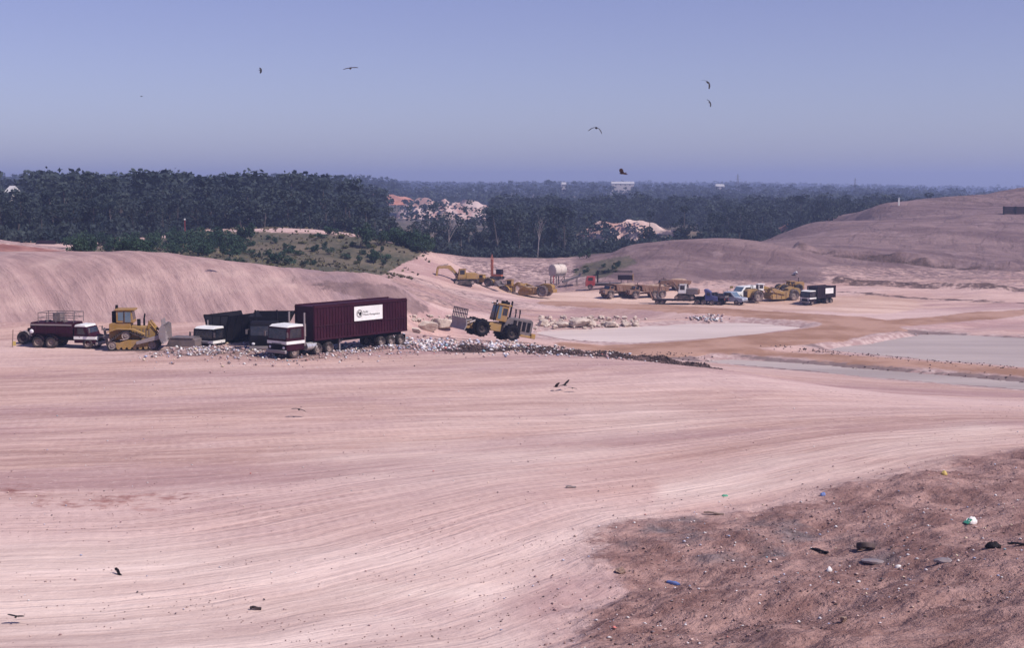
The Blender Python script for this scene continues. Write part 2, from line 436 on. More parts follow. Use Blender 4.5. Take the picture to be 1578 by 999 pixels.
    base = mixc(nt, mr(nt, noi(nt, pos, 1.6, 6, .78), .54, .66, 0, .4), base, (.60, .45, .40))
    base = mixc(nt, mth(nt, 'MULTIPLY', bleach, .7), base, mixc(nt, mr(nt, tr, .40, .60), (.48, .365, .325), (.76, .62, .555)))
    base = mixc(nt, mth(nt, 'MULTIPLY', mth(nt, 'MULTIPLY', rut, bleach), .12), base, (.30, .21, .20))
    # machine-cut bank with rills running down it
    u = mapv(nt, pos, (.10, .10, .10), R(35))
    rill = noi(nt, mapv(nt, wp, (.55, .07, .05), R(-38)), 1.0, 6, .7)
    bk = mixc(nt, mr(nt, rill, .36, .64), (.27, .175, .17), (.38, .255, .24))
    bk = mixc(nt, mr(nt, mid, .5, .7, 0, .5), bk, (.47, .335, .30))
    bk = mixc(nt, mr(nt, big, .52, .62, 0, .7), bk, (.20, .145, .165))
    bk = mixc(nt, mr(nt, fine, .6, .75, 0, .4), bk, (.19, .12, .12))
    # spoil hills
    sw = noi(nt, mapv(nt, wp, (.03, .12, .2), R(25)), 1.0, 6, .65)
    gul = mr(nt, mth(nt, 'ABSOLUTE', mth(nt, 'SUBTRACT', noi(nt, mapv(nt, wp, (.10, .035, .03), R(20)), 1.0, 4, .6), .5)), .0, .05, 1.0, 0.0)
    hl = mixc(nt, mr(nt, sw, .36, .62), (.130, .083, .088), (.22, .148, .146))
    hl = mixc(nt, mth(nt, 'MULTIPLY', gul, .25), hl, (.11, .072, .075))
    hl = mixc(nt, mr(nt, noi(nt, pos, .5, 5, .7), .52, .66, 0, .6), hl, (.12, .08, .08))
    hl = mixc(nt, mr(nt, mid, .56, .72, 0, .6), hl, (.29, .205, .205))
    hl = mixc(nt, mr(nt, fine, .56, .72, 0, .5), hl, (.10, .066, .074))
    rd = mixc(nt, mr(nt, mid, .38, .62), (.26, .145, .10), (.37, .225, .172))
    yd = mixc(nt, mr(nt, sw, .38, .62), (.41, .268, .215), (.56, .40, .335))
    yd = mixc(nt, mr(nt, fine, .55, .72, 0, .4), yd, (.30, .19, .155))
    rd = mixc(nt, mr(nt, fine, .5, .7, 0, .4), rd, (.24, .145, .115))
    gr = mixc(nt, mr(nt, mid, .35, .65), (.058, .058, .040), (.125, .100, .074))
    gr = mixc(nt, mr(nt, fine, .5, .7, 0, .5), gr, (.20, .155, .115))
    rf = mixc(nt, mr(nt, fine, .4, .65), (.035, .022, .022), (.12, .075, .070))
    jit_ = mth(nt, 'MULTIPLY', mth(nt, 'SUBTRACT', noi(nt, pos, .6, 5, .65), .5), 1.2)
    sc_ = mixc(nt, mr(nt, noi(nt, pos, .45, 6, .7), .36, .64), (.19, .105, .094), (.36, .225, .20))
    sc_ = mixc(nt, mr(nt, fine, .54, .70, 0, .6), sc_, (.16, .095, .09))
    sc_ = mixc(nt, mth(nt, 'MULTIPLY', mr(nt, mth(nt, 'ADD', dark, jit_), .25, .75), .85), sc_, mixc(nt, mr(nt, fine, .4, .66), (.095, .080, .088), (.22, .18, .185)))
    sc_ = mixc(nt, mr(nt, noi(nt, pos, 3.2, 5, .7), .58, .70, 0, .6), sc_, (.42, .29, .26))
    sc_ = mixc(nt, mr(nt, grit, .60, .70, 0, .7), sc_, (.05, .032, .032))
    fd = mixc(nt, mr(nt, mid, .4, .6), (.06, .055, .04), (.15, .11, .085))
    sh = mixc(nt, mr(nt, fine, .4, .65), (.30, .20, .19), (.46, .35, .33))
    jit = mth(nt, 'MULTIPLY', mth(nt, 'SUBTRACT', mth(nt, 'ADD', mth(nt, 'MULTIPLY', fine, .6), mth(nt, 'MULTIPLY', noi(nt, pos, .4, 5, .65), .4)), .5), 2.0)

    def msk(x): return mr(nt, mth(nt, 'ADD', x, mth(nt, 'MULTIPLY', jit, mth(nt, 'MULTIPLY', mth(nt, 'MULTIPLY', x, mth(nt, 'SUBTRACT', 1.0, x)), 4.0))), .3, .7)
    c = mixc(nt, msk(bank), base, bk)
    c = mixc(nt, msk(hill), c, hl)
    c = mixc(nt, msk(grass), c, gr)
    c = mixc(nt, msk(fardirt), c, fd)
    c = mixc(nt, msk(shore), c, sh)
    c = mixc(nt, mth(nt, 'MULTIPLY', msk(wet), .75), c, (.12, .085, .085))
    c = mixc(nt, msk(yard), c, yd)
    c = mixc(nt, msk(road), c, rd)
    c = mixc(nt, msk(red), c, mixc(nt, mr(nt, mid, .4, .6), (.20, .085, .075), (.33, .17, .145)))
    c = mixc(nt, msk(scree), c, sc_)
    c = mixc(nt, msk(refuse_and_dark), c, rf)
    hgt = mth(nt, 'ADD', mth(nt, 'MULTIPLY', tr, .55), mth(nt, 'ADD', mth(nt, 'MULTIPLY', fine, .25), mth(nt, 'MULTIPLY', grit, .05)))
    hgt = mth(nt, 'ADD', hgt, mth(nt, 'MULTIPLY', mth(nt, 'MULTIPLY', rill, bank), 1.3))
    hgt = mth(nt, 'SUBTRACT', hgt, mth(nt, 'MULTIPLY', rut, .08))
    hgt = mth(nt, 'ADD', hgt, mth(nt, 'MULTIPLY', berm, .12))
    hgt = mth(nt, 'ADD', hgt, mth(nt, 'MULTIPLY', mth(nt, 'MULTIPLY', mth(nt, 'SUBTRACT', mid, mth(nt, 'MULTIPLY', gul, .12)), hill), 1.9))
    hgt = mth(nt, 'ADD', hgt, mth(nt, 'MULTIPLY', mth(nt, 'MULTIPLY', noi(nt, pos, .5, 5, .7), hill), 1.0))
    hgt = mth(nt, 'ADD', hgt, mth(nt, 'MULTIPLY', mth(nt, 'MULTIPLY', mth(nt, 'ADD', fine, noi(nt, pos, .8, 6, .7)), scree), .8))
    finish(nt, c, .97, .12, hgt, .45, .85)
    return m


MAT['soil'] = soil_material()


def water_material(name, c1, c2):
    m, nt = new_mat(name)
    pos = nd(nt, 'ShaderNodeNewGeometry').outputs['Position']
    n = noi(nt, mapv(nt, pos, (.6, 1.6, 1)), 1.2, 4, .6)
    big = noi(nt, mapv(nt, pos, (.02, .12, 1)), 1.0, 4, .6)
    col = mixc(nt, mr(nt, big, .35, .65), c1, c2)
    finish(nt, col, .5, .2, n, .02, .25)
    return m


MAT['water'] = water_material('silty_water', (.48, .385, .345), (.62, .51, .46))
MAT['water_grey'] = water_material('grey_water', (.31, .25, .225), (.42, .345, .31))


def attr_mat(name, rough=.6):
    m, nt = new_mat(name)
    a = nd(nt, 'ShaderNodeAttribute', attribute_name='tone').outputs['Color']
    p = nd(nt, 'ShaderNodeNewGeometry').outputs['Position']
    col = mixc(nt, mr(nt, noi(nt, p, 6, 3), .4, .7, 0, .35), a, (.25, .17, .16))
    finish(nt, col, rough, .3)
    return m


MAT['litter'] = attr_mat('mixed_litter')
MAT['clod'] = attr_mat('soil_clods', .95)


# ------------------------------------------------------------------ mesh helpers
class MB:
    def __init__(s): s.v = []; s.f = []

    def add(s, vs, fs, M=None):
        o = len(s.v)
        s.v += [tuple(M @ Vector(v)) if M else tuple(v) for v in vs]
        s.f += [tuple(i + o for i in f) for f in fs]
        return s

    def box(s, c, d, rot=None):
        x, y, z = d[0] / 2, d[1] / 2, d[2] / 2
        vs = [(-x, -y, -z), (x, -y, -z), (x, y, -z), (-x, y, -z), (-x, -y, z), (x, -y, z), (x, y, z), (-x, y, z)]
        M = Matrix.Translation(c) @ (Euler([R(a) for a in rot]).to_matrix().to_4x4() if rot else Matrix())
        return s.add(vs, [(3, 2, 1, 0), (4, 5, 6, 7), (0, 1, 5, 4), (1, 2, 6, 5), (2, 3, 7, 6), (3, 0, 4, 7)], M)

    def prism(s, poly, y0, y1, M=None):
        n = len(poly)
        ar = sum(poly[i][0] * poly[(i + 1) % n][1] - poly[(i + 1) % n][0] * poly[i][1] for i in range(n))
        if ar < 0: poly = poly[::-1]
        vs = [(x, y0, z) for x, z in poly] + [(x, y1, z) for x, z in poly]
        fs = [tuple(range(n)), tuple(range(2 * n - 1, n - 1, -1))] + [(i, i + n, (i + 1) % n + n, (i + 1) % n) for i in range(n)]
        return s.add(vs, fs, M)

    def cyl(s, p0, p1, r0, r1=None, n=12):
        p0 = Vector(p0); p1 = Vector(p1); r1 = r0 if r1 is None else r1
        z = (p1 - p0).normalized(); a = Vector((1, 0, 0)) if abs(z.x) < .8 else Vector((0, 1, 0))
        x = z.cross(a).normalized(); y = z.cross(x)
        vs = []
        for p, r in ((p0, r0), (p1, r1)):
            for k in range(n):
                t = 2 * math.pi * k / n
                vs.append(p + (x * math.cos(t) + y * math.sin(t)) * r)
        fs = [tuple(range(n - 1, -1, -1)), tuple(range(n, 2 * n))] + [(i, (i + 1) % n, (i + 1) % n + n, i + n) for i in range(n)]
        return s.add(vs, fs)

    def tube(s, pts, r, n=6):
        for a, b in zip(pts[:-1], pts[1:]): s.cyl(a, b, r, r, n)
        return s

    def lathe_y(s, prof, n=20, c=(0, 0, 0)):
        """prof: (y, radius) along the Y axis"""
        vs = []; m = len(prof)
        for k in range(n):
            t = 2 * math.pi * k / n
            for y, r in prof: vs.append((c[0] + r * math.cos(t), c[1] + y, c[2] + r * math.sin(t)))
        fs = []
        for k in range(n):
            q = (k + 1) % n
            for i in range(m - 1): fs.append((k * m + i, k * m + i + 1, q * m + i + 1, q * m + i))
        return s.add(vs, fs)

    def sph(s, c, r, n=10, m=7):
        vs = []; fs = []
        for i in range(m + 1):
            a = math.pi * i / m
            for k in range(n):
                t = 2 * math.pi * k / n
                vs.append((c[0] + r[0] * math.sin(a) * math.cos(t), c[1] + r[1] * math.sin(a) * math.sin(t), c[2] + r[2] * math.cos(a)))
        for i in range(m):
            for k in range(n): fs.append((i * n + k, (i + 1) * n + k, (i + 1) * n + (k + 1) % n, i * n + (k + 1) % n))
        return s.add(vs, fs)

    def mesh(s, name, mat, smooth=True):
        me = bpy.data.meshes.new(name)
        me.from_pydata(s.v, [], s.f); me.validate()
        if mat: me.materials.append(MAT[mat] if isinstance(mat, str) else mat)
        if smooth:
            me.polygons.foreach_set('use_smooth', [True] * len(me.polygons))
            me.set_sharp_from_angle(angle=R(38))
        me.update()
        return me

    def build(s, name, mat, parent=None, bev=0.0, smooth=True, label=None):
        o = link(name, s.mesh(name, mat, smooth), parent)
        if bev:
            b = o.modifiers.new('edge', 'BEVEL'); b.width = bev; b.segments = 2; b.limit_method = 'ANGLE'
        if label: o['label'] = label
        return o


def link(name, data, parent=None):
    o = bpy.data.objects.new(name, data); COL.objects.link(o)
    if parent: o.parent = parent
    return o


def tag(o, label, cat, group=None, kind=None):
    if label: o['label'] = label
    if cat: o['category'] = cat
    if group: o['group'] = group
    if kind: o['kind'] = kind
    return o


def thing(name, label, cat, loc=(0, 0, 0), rz=0.0, group=None):
    o = link(name, None); o.empty_display_size = .3
    o.location = loc; o.rotation_euler = (0, 0, rz)
    return tag(o, label, cat, group)


def copy_tree(o, parent=None):
    c = o.copy(); COL.objects.link(c)
    if parent: c.parent = parent
    for ch in list(o.children): copy_tree(ch, c)
    return c


def np_mesh(name, V, Fq, mat, attrs=None):
    """V (n,3), Fq (m,k) all faces of k corners"""
    me = bpy.data.meshes.new(name)
    V = np.ascontiguousarray(V, np.float32); Fq = np.ascontiguousarray(Fq, np.int32)
    m, k = Fq.shape
    me.vertices.add(len(V)); me.vertices.foreach_set('co', V.ravel())
    me.loops.add(m * k); me.loops.foreach_set('vertex_index', Fq.ravel())
    me.polygons.add(m); me.polygons.foreach_set('loop_start', np.arange(0, m * k, k, dtype=np.int32))
    me.update(calc_edges=True)
    for nme, typ, data in attrs or []:
        a = me.attributes.new(nme, typ, 'POINT')
        a.data.foreach_set('value' if typ == 'FLOAT' else 'vector' if typ == 'FLOAT_VECTOR' else 'color', np.ascontiguousarray(data, np.float32).ravel())
    me.materials.append(MAT[mat])
    return me


_wc = {}


def wheel(parent, x, y, r, w, tmat='tyre', rmat='rim', dual=False, cleat=False, z=None):
    key = (r, w, tmat, rmat, cleat)
    if key not in _wc:
        t = MB(); h = w / 2
        t.lathe_y([(-h * .8, r * .55), (-h, r * .66), (-h, r * .88), (-h * .72, r), (h * .72, r), (h, r * .88), (h, r * .66), (h * .8, r * .55), (-h * .8, r * .55)], 22)
        for k in range(20 if not cleat else 16):
            a = 2 * math.pi * k / (20 if not cleat else 16)
            hh = .035 * r if not cleat else .14 * r
            for sgn in (-1, 1):
                t.box((math.cos(a) * (r + hh * .2), sgn * h * .42, math.sin(a) * (r + hh * .2)), (hh * 1.6, h * .55, r * .12), (0, -math.degrees(a), sgn * 18 if not cleat else 0))
        rm = MB()
        rm.lathe_y([(-h * .55, .01), (-h * .6, r * .2), (-h * .4, r * .25), (-h * .35, r * .48), (-h * .82, r * .55), (-h * .82, r * .58), (0, r * .58), (h * .82, r * .58), (h * .82, r * .55), (h * .35, r * .48), (h * .4, r * .25), (h * .6, r * .2), (h * .55, .01)], 18)
        for k in range(6):
            a = 2 * math.pi * k / 6
            for sgn in (-1, 1): rm.cyl((math.cos(a) * r * .34, sgn * h * .36, math.sin(a) * r * .34), (math.cos(a) * r * .34, sgn * h * .5, math.sin(a) * r * .34), r * .04, n=6)
        _wc[key] = (t.mesh('tyre', tmat), rm.mesh('rim', rmat))
    tm, rm = _wc[key]
    o = link('wheel', tm, parent); o.location = (x, y, r if z is None else z)
    link('rim', rm, o)
    return o


def hull2(circles, n=14):
    pts = []
    for cx, cz, r in circles:
        for k in range(n):
            a = 2 * math.pi * k / n; pts.append((cx + r * math.cos(a), cz + r * math.sin(a)))
    pts = sorted(set(pts)); lo = []; up = []
    for p in pts:
        while len(lo) > 1 and (lo[-1][0] - lo[-2][0]) * (p[1] - lo[-2][1]) - (lo[-1][1] - lo[-2][1]) * (p[0] - lo[-2][0]) <= 0: lo.pop()
        lo.append(p)
    for p in reversed(pts):
        while len(up) > 1 and (up[-1][0] - up[-2][0]) * (p[1] - up[-2][1]) - (up[-1][1] - up[-2][1]) * (p[0] - up[-2][0]) <= 0: up.pop()
        up.append(p)
    return lo[:-1] + up[:-1]


# ------------------------------------------------------------------ world, sun, camera
SUN_DIR = Vector((.72, -.42, .92)).normalized()
w = bpy.data.worlds.new('World'); S.world = w; w.use_nodes = True
nt = w.node_tree; nt.nodes.clear()
sky = nt.nodes.new('ShaderNodeTexSky'); sky.sky_type = 'NISHITA'; sky.sun_disc = False
sky.sun_elevation = math.asin(SUN_DIR.z); sky.sun_rotation = math.atan2(SUN_DIR.x, SUN_DIR.y)
sky.altitude = 0; sky.air_density = 1.2; sky.dust_density = .6; sky.ozone_density = 4.0
up = nd(nt, 'ShaderNodeSeparateXYZ', {0: nd(nt, 'ShaderNodeTexCoord').outputs['Generated']}).outputs[2]
tint = mixc(nt, 1.0, sky.outputs[0], mixc(nt, mr(nt, up, -.02, .14), (.80, .84, 1.30), (.82, .66, .96)), 'MULTIPLY')
bg = nd(nt, 'ShaderNodeBackground', {0: tint, 1: .085})
nt.links.new(bg.outputs[0], nd(nt, 'ShaderNodeOutputWorld').inputs[0])
sun = bpy.data.lights.new('sun', 'SUN'); sun.energy = 4.4; sun.angle = R(.53); sun.color = (1.0, .915, .84)
so = link('sun', sun); so.rotation_euler = (-SUN_DIR).to_track_quat('-Z', 'Y').to_euler(); so.location = (60, -40, 90)
cam = bpy.data.cameras.new('camera'); cam.lens = 50; cam.sensor_width = 36; cam.clip_start = .5; cam.clip_end = 20000
co = link('camera', cam); co.location = (0, 0, CAMH); co.rotation_euler = (math.pi / 2 - PITCH, 0, 0)
S.camera = co
S.view_settings.view_transform = 'Standard'; S.view_settings.look = 'None'; S.view_settings.exposure = 0.40; S.view_settings.gamma = 1
S.cycles.use_denoising = True
S.cycles.max_bounces = 5; S.cycles.diffuse_bounces = 2; S.cycles.volume_bounces = 0; S.cycles.transparent_max_bounces = 6
S.cycles.use_adaptive_sampling = True; S.cycles.adaptive_threshold = .02

# ------------------------------------------------------------------ ground sheet, split into named zones
NU = 620
rows = np.concatenate([np.linspace(-60, 24, 15), 25 * np.exp(np.linspace(0, math.log(620 / 25), 470)), 620 * np.exp(np.linspace(0, math.log(4600 / 620), 60))[1:]])
uu = np.sign(np.linspace(-1, 1, NU)) * (np.abs(np.linspace(-1, 1, NU)) ** 1.25) * .85
YY, UU = np.meshgrid(rows, uu, indexing='ij')
XX = UU * (np.maximum(YY, 0) + 26)
X, Y = XX.ravel(), YY.ravel()
Z = height(X, Y)
NR = len(rows)
px_, py_ = PX(X, np.maximum(Y, 5), Z)


def pm(polypts, soft):
    """soft mask from an outline measured on the survey picture"""
    return 1 - ss(-soft, soft, poly_sd(px_, py_, polypts))


nz = fbm(X / 7, Y / 7, 3)
road = np.maximum.reduce([1 - ss(4.8, 6.6, line_d(X, Y, ROAD) + nz * 2), .8 * (1 - ss(3, 6, line_d(X, Y, ROAD2) + nz * 2)), .75 * (1 - ss(1.5, 5, line_d(X, Y, BUND) + nz * 2))])
yard = 1 - ss(9, 16, line_d(X, Y, YARD) + nz * 5)
road = road * (1 - .8 * yard)
bushy = ((Y > 196) & (Y < 300)) * pm([(110, 405), (130, 385), (230, 372), (300, 357), (400, 357), (500, 361), (560, 366), (640, 380), (650, 394), (622, 406), (590, 424), (540, 428), (430, 415), (300, 406), (200, 402)], 5) * ss(197, 203, Y)
bushy = np.maximum(bushy, .75 * ((Y > 270) & (Y < 325)) * pm([(880, 425), (900, 405), (970, 392), (985, 405), (930, 430)], 6))
bank_m = ((Y > 140) & (Y < 175)) * ss(.15, .9, Z) * ss(700, 620, px_)
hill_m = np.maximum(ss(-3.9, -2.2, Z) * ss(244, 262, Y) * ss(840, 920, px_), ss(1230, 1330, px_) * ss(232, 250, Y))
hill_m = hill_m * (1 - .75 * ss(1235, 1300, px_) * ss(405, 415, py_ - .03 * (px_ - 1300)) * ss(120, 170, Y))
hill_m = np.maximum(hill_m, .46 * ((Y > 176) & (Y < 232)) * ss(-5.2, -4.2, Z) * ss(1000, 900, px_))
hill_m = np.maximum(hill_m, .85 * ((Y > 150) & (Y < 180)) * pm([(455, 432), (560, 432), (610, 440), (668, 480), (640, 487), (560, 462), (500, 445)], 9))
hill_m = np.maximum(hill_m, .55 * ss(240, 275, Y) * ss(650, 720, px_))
refuse_and_dark = np.maximum(1 - ss(1.6, 3.6, line_d(X, Y, REFUSE) + nz * 1.5), .0)
refuse_and_dark = np.maximum(refuse_and_dark, .50 * (1 - ss(2, 8, line_d(X, Y, [P(280, 540, 126)[:2], P(450, 546, 124)[:2], P(600, 535, 130)[:2], P(800, 530, 145)[:2]]) + nz * 4)))
scree = 1 - ss(-4.6, 1.8, poly_sd(X, Y, SCREE) + nz * 2.2 + fbm(X / 10 + 3, Y / 10, 4) * 6.5)
scree = scree * (.38 + .62 * ss(800, 985, px_))
grey = pm([(930, 815), (1060, 792), (1180, 790), (1330, 835), (1420, 870), (1330, 880), (1180, 860), (1050, 870), (960, 850)], 26) * (.6 + fbm(X / 3, Y / 3, 3))
grey = np.clip(grey, 0, 1)
rightdark = .46 * ss(1300, 1560, px_) * ss(.2, .8, scree) * (.9 + .8 * fbm(X / 5, Y / 5, 4))
refuse_and_dark = np.maximum(refuse_and_dark, .42 * ss(388, 402, Y) * ss(1360, 1440, px_) * ss(5, 7, Z))
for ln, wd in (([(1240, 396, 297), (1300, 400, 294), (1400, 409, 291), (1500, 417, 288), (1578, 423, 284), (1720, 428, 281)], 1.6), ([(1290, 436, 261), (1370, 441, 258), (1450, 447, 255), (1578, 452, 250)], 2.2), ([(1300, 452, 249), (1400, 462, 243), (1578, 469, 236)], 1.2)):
    refuse_and_dark = np.maximum(refuse_and_dark, .62 * (1 - ss(wd * .4, wd * 1.6, line_d(X, Y, [P(*q)[:2] for q in ln]) + nz * 2.2)))  # darker bands along the fronts of the terrace rims, sharing the refuse colour
redm0 = .34 * pm([(-100, 735), (250, 742), (420, 760), (560, 775), (420, 792), (150, 790), (-100, 785)], 14) * (Y < 140) * (.8 + fbm(X / 6, Y / 3, 4))
redm = ((Y > 170) & (Y < 240)) * pm([(-400, 372), (0, 375), (60, 382), (150, 392), (120, 398), (0, 399), (-400, 399)], 3)
far = ss(330, 420, Y + 120 * ss(1250, 1150, px_) - 60 - 60 * ss(1150, 1250, px_))
far = np.where((Z > -1) & (px_ > 1170) & (Y < 450), 0, far)
far = np.where((Y < 330) & (px_ > 620), 0, far)
sdp = np.minimum.reduce([poly_sd(X, Y, p) for p in (POND_A, POND_B, POND_C)])
shore = (1 - ss(1.5, 5, sdp + nz * 3)) * .8
one = np.ones_like(X)
wet = np.zeros_like(X)
for p_, q_ in ((POND_A, .3), (POND_B, 1.), (POND_C, 1.)):
    wet = np.maximum(wet, q_ * (1 - ss(.2, 1.5, np.abs(poly_sd(X, Y, p_) - .4) + nz * 1.4)))
zD = np.stack([yard, grey, wet, one], 1)
FANL = [G(px, py, 0)[:2] for px, py in [(1700, 680), (1480, 705), (1330, 738), (1200, 768), (1080, 785), (960, 803), (860, 835), (740, 885), (580, 935), (380, 975), (150, 1000), (-200, 1012)]] + [(-40, 20), (60, 20), (90, 70)]
sd_ = poly_sd(X, Y, FANL)
kf = ss(22, 0, sd_) * ss(150, 90, Y)
fan = np.stack([X + .25 * Y, (Y - .22 * X) * (1 - kf) + (sd_ * 1.0 + 40) * kf, np.zeros_like(X)], 1)
bl = np.maximum.reduce([pm([(-150, 850), (150, 835), (420, 855), (640, 850), (800, 838), (900, 800), (1010, 790), (860, 850), (780, 930), (850, 1030), (-150, 1030)], 45), .8 * pm([(1020, 745), (1200, 700), (1500, 655), (1600, 665), (1480, 700), (1330, 728), (1150, 765), (1000, 785)], 16), .5 * pm([(420, 700), (700, 640), (900, 610), (1100, 640), (900, 720), (600, 760)], 40)])
bl = np.clip(bl * (.85 + 1.1 * fbm(X / 9, Y / 4, 4)), 0, 1) * (Y < 140)
zA = np.stack([road, bushy, refuse_and_dark, bl], 1); zB = np.stack([hill_m, bank_m, scree, one], 1); refuse_and_dark = np.maximum(refuse_and_dark, np.clip(rightdark, 0, .6))
zC = np.stack([np.maximum(redm, np.clip(redm0, 0, .42)), far, shore, one], 1)
idx = np.arange(NR * NU).reshape(NR, NU)
Fq = np.stack([idx[:-1, :-1], idx[:-1, 1:], idx[1:, 1:], idx[1:, :-1]], -1).reshape(-1, 4)
V = np.stack([X, Y, Z], 1)
# smooth normals of the undivided sheet, so that zones meet without a seam
ZZ = Z.reshape(NR, NU)
dXu = np.gradient(XX, axis=1); dZu = np.gradient(ZZ, axis=1)
dYr = np.gradient(YY, axis=0); dXr = np.gradient(XX, axis=0); dZr = np.gradient(ZZ, axis=0)
tx = dZu / dXu
ty = (dZr - tx * dXr) / dYr
NN = np.stack([-tx.ravel(), -ty.ravel(), one], 1); NN /= np.linalg.norm(NN, axis=1)[:, None]
zone = np.zeros(len(X), int)
zone[(bank_m > .5)] = 1
zone[(bushy > .5) & (px_ < 720)] = 2
zone[(hill_m > .6) & (px_ > 1170) & (Y > 300)] = 4
zone[(hill_m > .6) & (Y > 252) & (px_ > 850) & (zone == 0) & (px_ < 1290)] = 3
zone[(np.maximum(road, yard) > .5)] = 5
fz = zone[Fq[:, 0]]
for k, nme in enumerate(['ground', 'dirt_embankment', 'bushy_mound', 'bare_hill', 'spoil_hill', 'haul_road']):
    fq = Fq[fz == k]
    u, inv = np.unique(fq, return_inverse=True)
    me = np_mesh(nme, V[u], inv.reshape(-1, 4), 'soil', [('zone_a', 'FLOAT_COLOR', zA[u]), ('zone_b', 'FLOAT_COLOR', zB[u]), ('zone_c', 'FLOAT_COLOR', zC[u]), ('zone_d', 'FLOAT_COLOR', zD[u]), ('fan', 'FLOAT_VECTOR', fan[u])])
    me.polygons.foreach_set('use_smooth', [True] * len(me.polygons))
    me.normals_split_custom_set_from_vertices(NN[u].tolist())
    tag(link(nme, me), None, None, kind='structure')

# ponds of milky water
for poly in (POND_A, POND_B, POND_C):
    c = np.mean(poly, 0); out = []
    pl = np.array(poly)
    for i in range(len(pl)):
        a = pl[i - 1]; b = pl[(i + 1) % len(pl)]; t = (b - a) / np.linalg.norm(b - a)
        nrm = np.array([t[1], -t[0]])
        if poly_sd(np.array([pl[i][0] + nrm[0] * .5]), np.array([pl[i][1] + nrm[1] * .5]), poly)[0] < 0: nrm = -nrm
        out.append(tuple(pl[i] + nrm * 1.4) + (WL,))
    m = MB(); m.v = out
    ar = sum(out[i - 1][0] * out[i][1] - out[i][0] * out[i - 1][1] for i in range(len(out)))
    m.f = [tuple(range(len(out))) if ar > 0 else tuple(range(len(out) - 1, -1, -1))]
    tag(m.build('water', 'water' if poly is POND_A else 'water_grey', smooth=False), None, None, kind='structure')

# ------------------------------------------------------------------ vehicles (local +X is forward)
def livery_cab(root, xf, w, zb, zt, ln, paintm='maroon', nose=.12, stripe=True, bonnet=0.0, roofm='white'):
    """white-roofed cab with a white waist stripe; xf is its front"""
    zm = zb + (zt - zb) * .42
    m = MB()
    if bonnet:
        m.prism([(xf - ln, zb), (xf + bonnet, zb), (xf + bonnet, zm - .08), (xf + bonnet - .25, zm), (xf, zm + .08), (xf - nose * 2.5, zt), (xf - ln, zt)], -w / 2, w / 2)
    else:
        m.prism([(xf - ln, zb), (xf - .06, zb), (xf, zb + .25), (xf, zm), (xf - nose, zt), (xf - ln, zt)], -w / 2, w / 2)
    cab = m.build('cab', paintm, root, .05)
    m = MB(); m.prism([(xf - ln + .02, zt + .003), (xf - nose * (2.5 if bonnet else 1) - .02, zt + .003), (xf - nose - .35, zt + .17), (xf - ln + .1, zt + .2)], -w / 2 + .05, w / 2 - .05)
    m.build('roof_cap', roofm, cab, .03)
    k = nose * (2.5 if bonnet else 1)
    g = MB()
    z0, z1 = zm + (zt - zm) * .16, zt - (zt - zm) * .12
    x0 = xf - k * (z0 - zm) / (zt - zm); x1 = xf - k * (z1 - zm) / (zt - zm)
    g.prism([(x0 + .02, z0), (x1 + .02, z1), (x1 - .05, z1), (x0 - .05, z0)], -w / 2 + .12, w / 2 - .12)
    g.build('windscreen', 'glass', cab)
    for s in (-1, 1):
        g = MB(); g.prism([(xf - ln + .35, z0 + .05), (xf - .28 - k * .5, z0 + .05), (xf - .34 - k, z1), (xf - ln + .35, z1)], s * (w / 2 + .012) - .01, s * (w / 2 + .012) + .01)
        g.build('side_window', 'glass', cab)
        g = MB(); g.box((xf + .1, s * (w / 2 + .22), zm + .55), (.06, .18, .42)); g.cyl((xf - .1, s * w / 2, zm + .75), (xf + .1, s * (w / 2 + .22), zm + .7), .02, n=5)
        g.build('mirror', 'grey', cab)
        g = MB(); g.sph((xf + bonnet + .02, s * (w / 2 - .35), zb + .28), (.06, .16, .12), 8, 5); g.build('headlight', 'lamp', cab)
        g = MB(); g.box((xf - ln + .55, s * (w / 2 + .02), zb + .55), (.10, .05, .06)); g.build('door_handle', 'grey', cab)
    if stripe:
        g = MB()
        for s in (-1, 1): g.box((xf - ln / 2 + bonnet / 2, s * (w / 2 + .016), zm - .14), (ln + bonnet + .03, .03, .26))
        g.box((xf + bonnet + .016, 0, zm - .14), (.03, w - .01, .26))
        g.build('waist_stripe', 'white', cab)
    g = MB()
    g.box((xf + bonnet + .012, 0, zb + .36), (.03, w * .84, .5))
    for i in range(6): g.box((xf + bonnet + .03, 0, zb + .3 + i * .07), (.04, w * .5, .03))
    g.build('grille', 'black', cab)
    g = MB(); g.box((xf + bonnet + .08, 0, zb - .06), (.22, w, .28)); g.build('bumper', 'steel', root, .04)
    return cab


def chassis(root, x0, x1, z=.85, w=.9, mat='black'):
    m = MB()
    for s in (-1, 1): m.box(((x0 + x1) / 2, s * w / 2, z), (x1 - x0, .12, .28))
    n = max(2, int((x1 - x0) / 1.6))
    for i in range(n + 1): m.box((x0 + (x1 - x0) * (.03 + .94 * i / n), 0, z - .02), (.14, w - .13, .2))
    return m.build('chassis', mat, root)


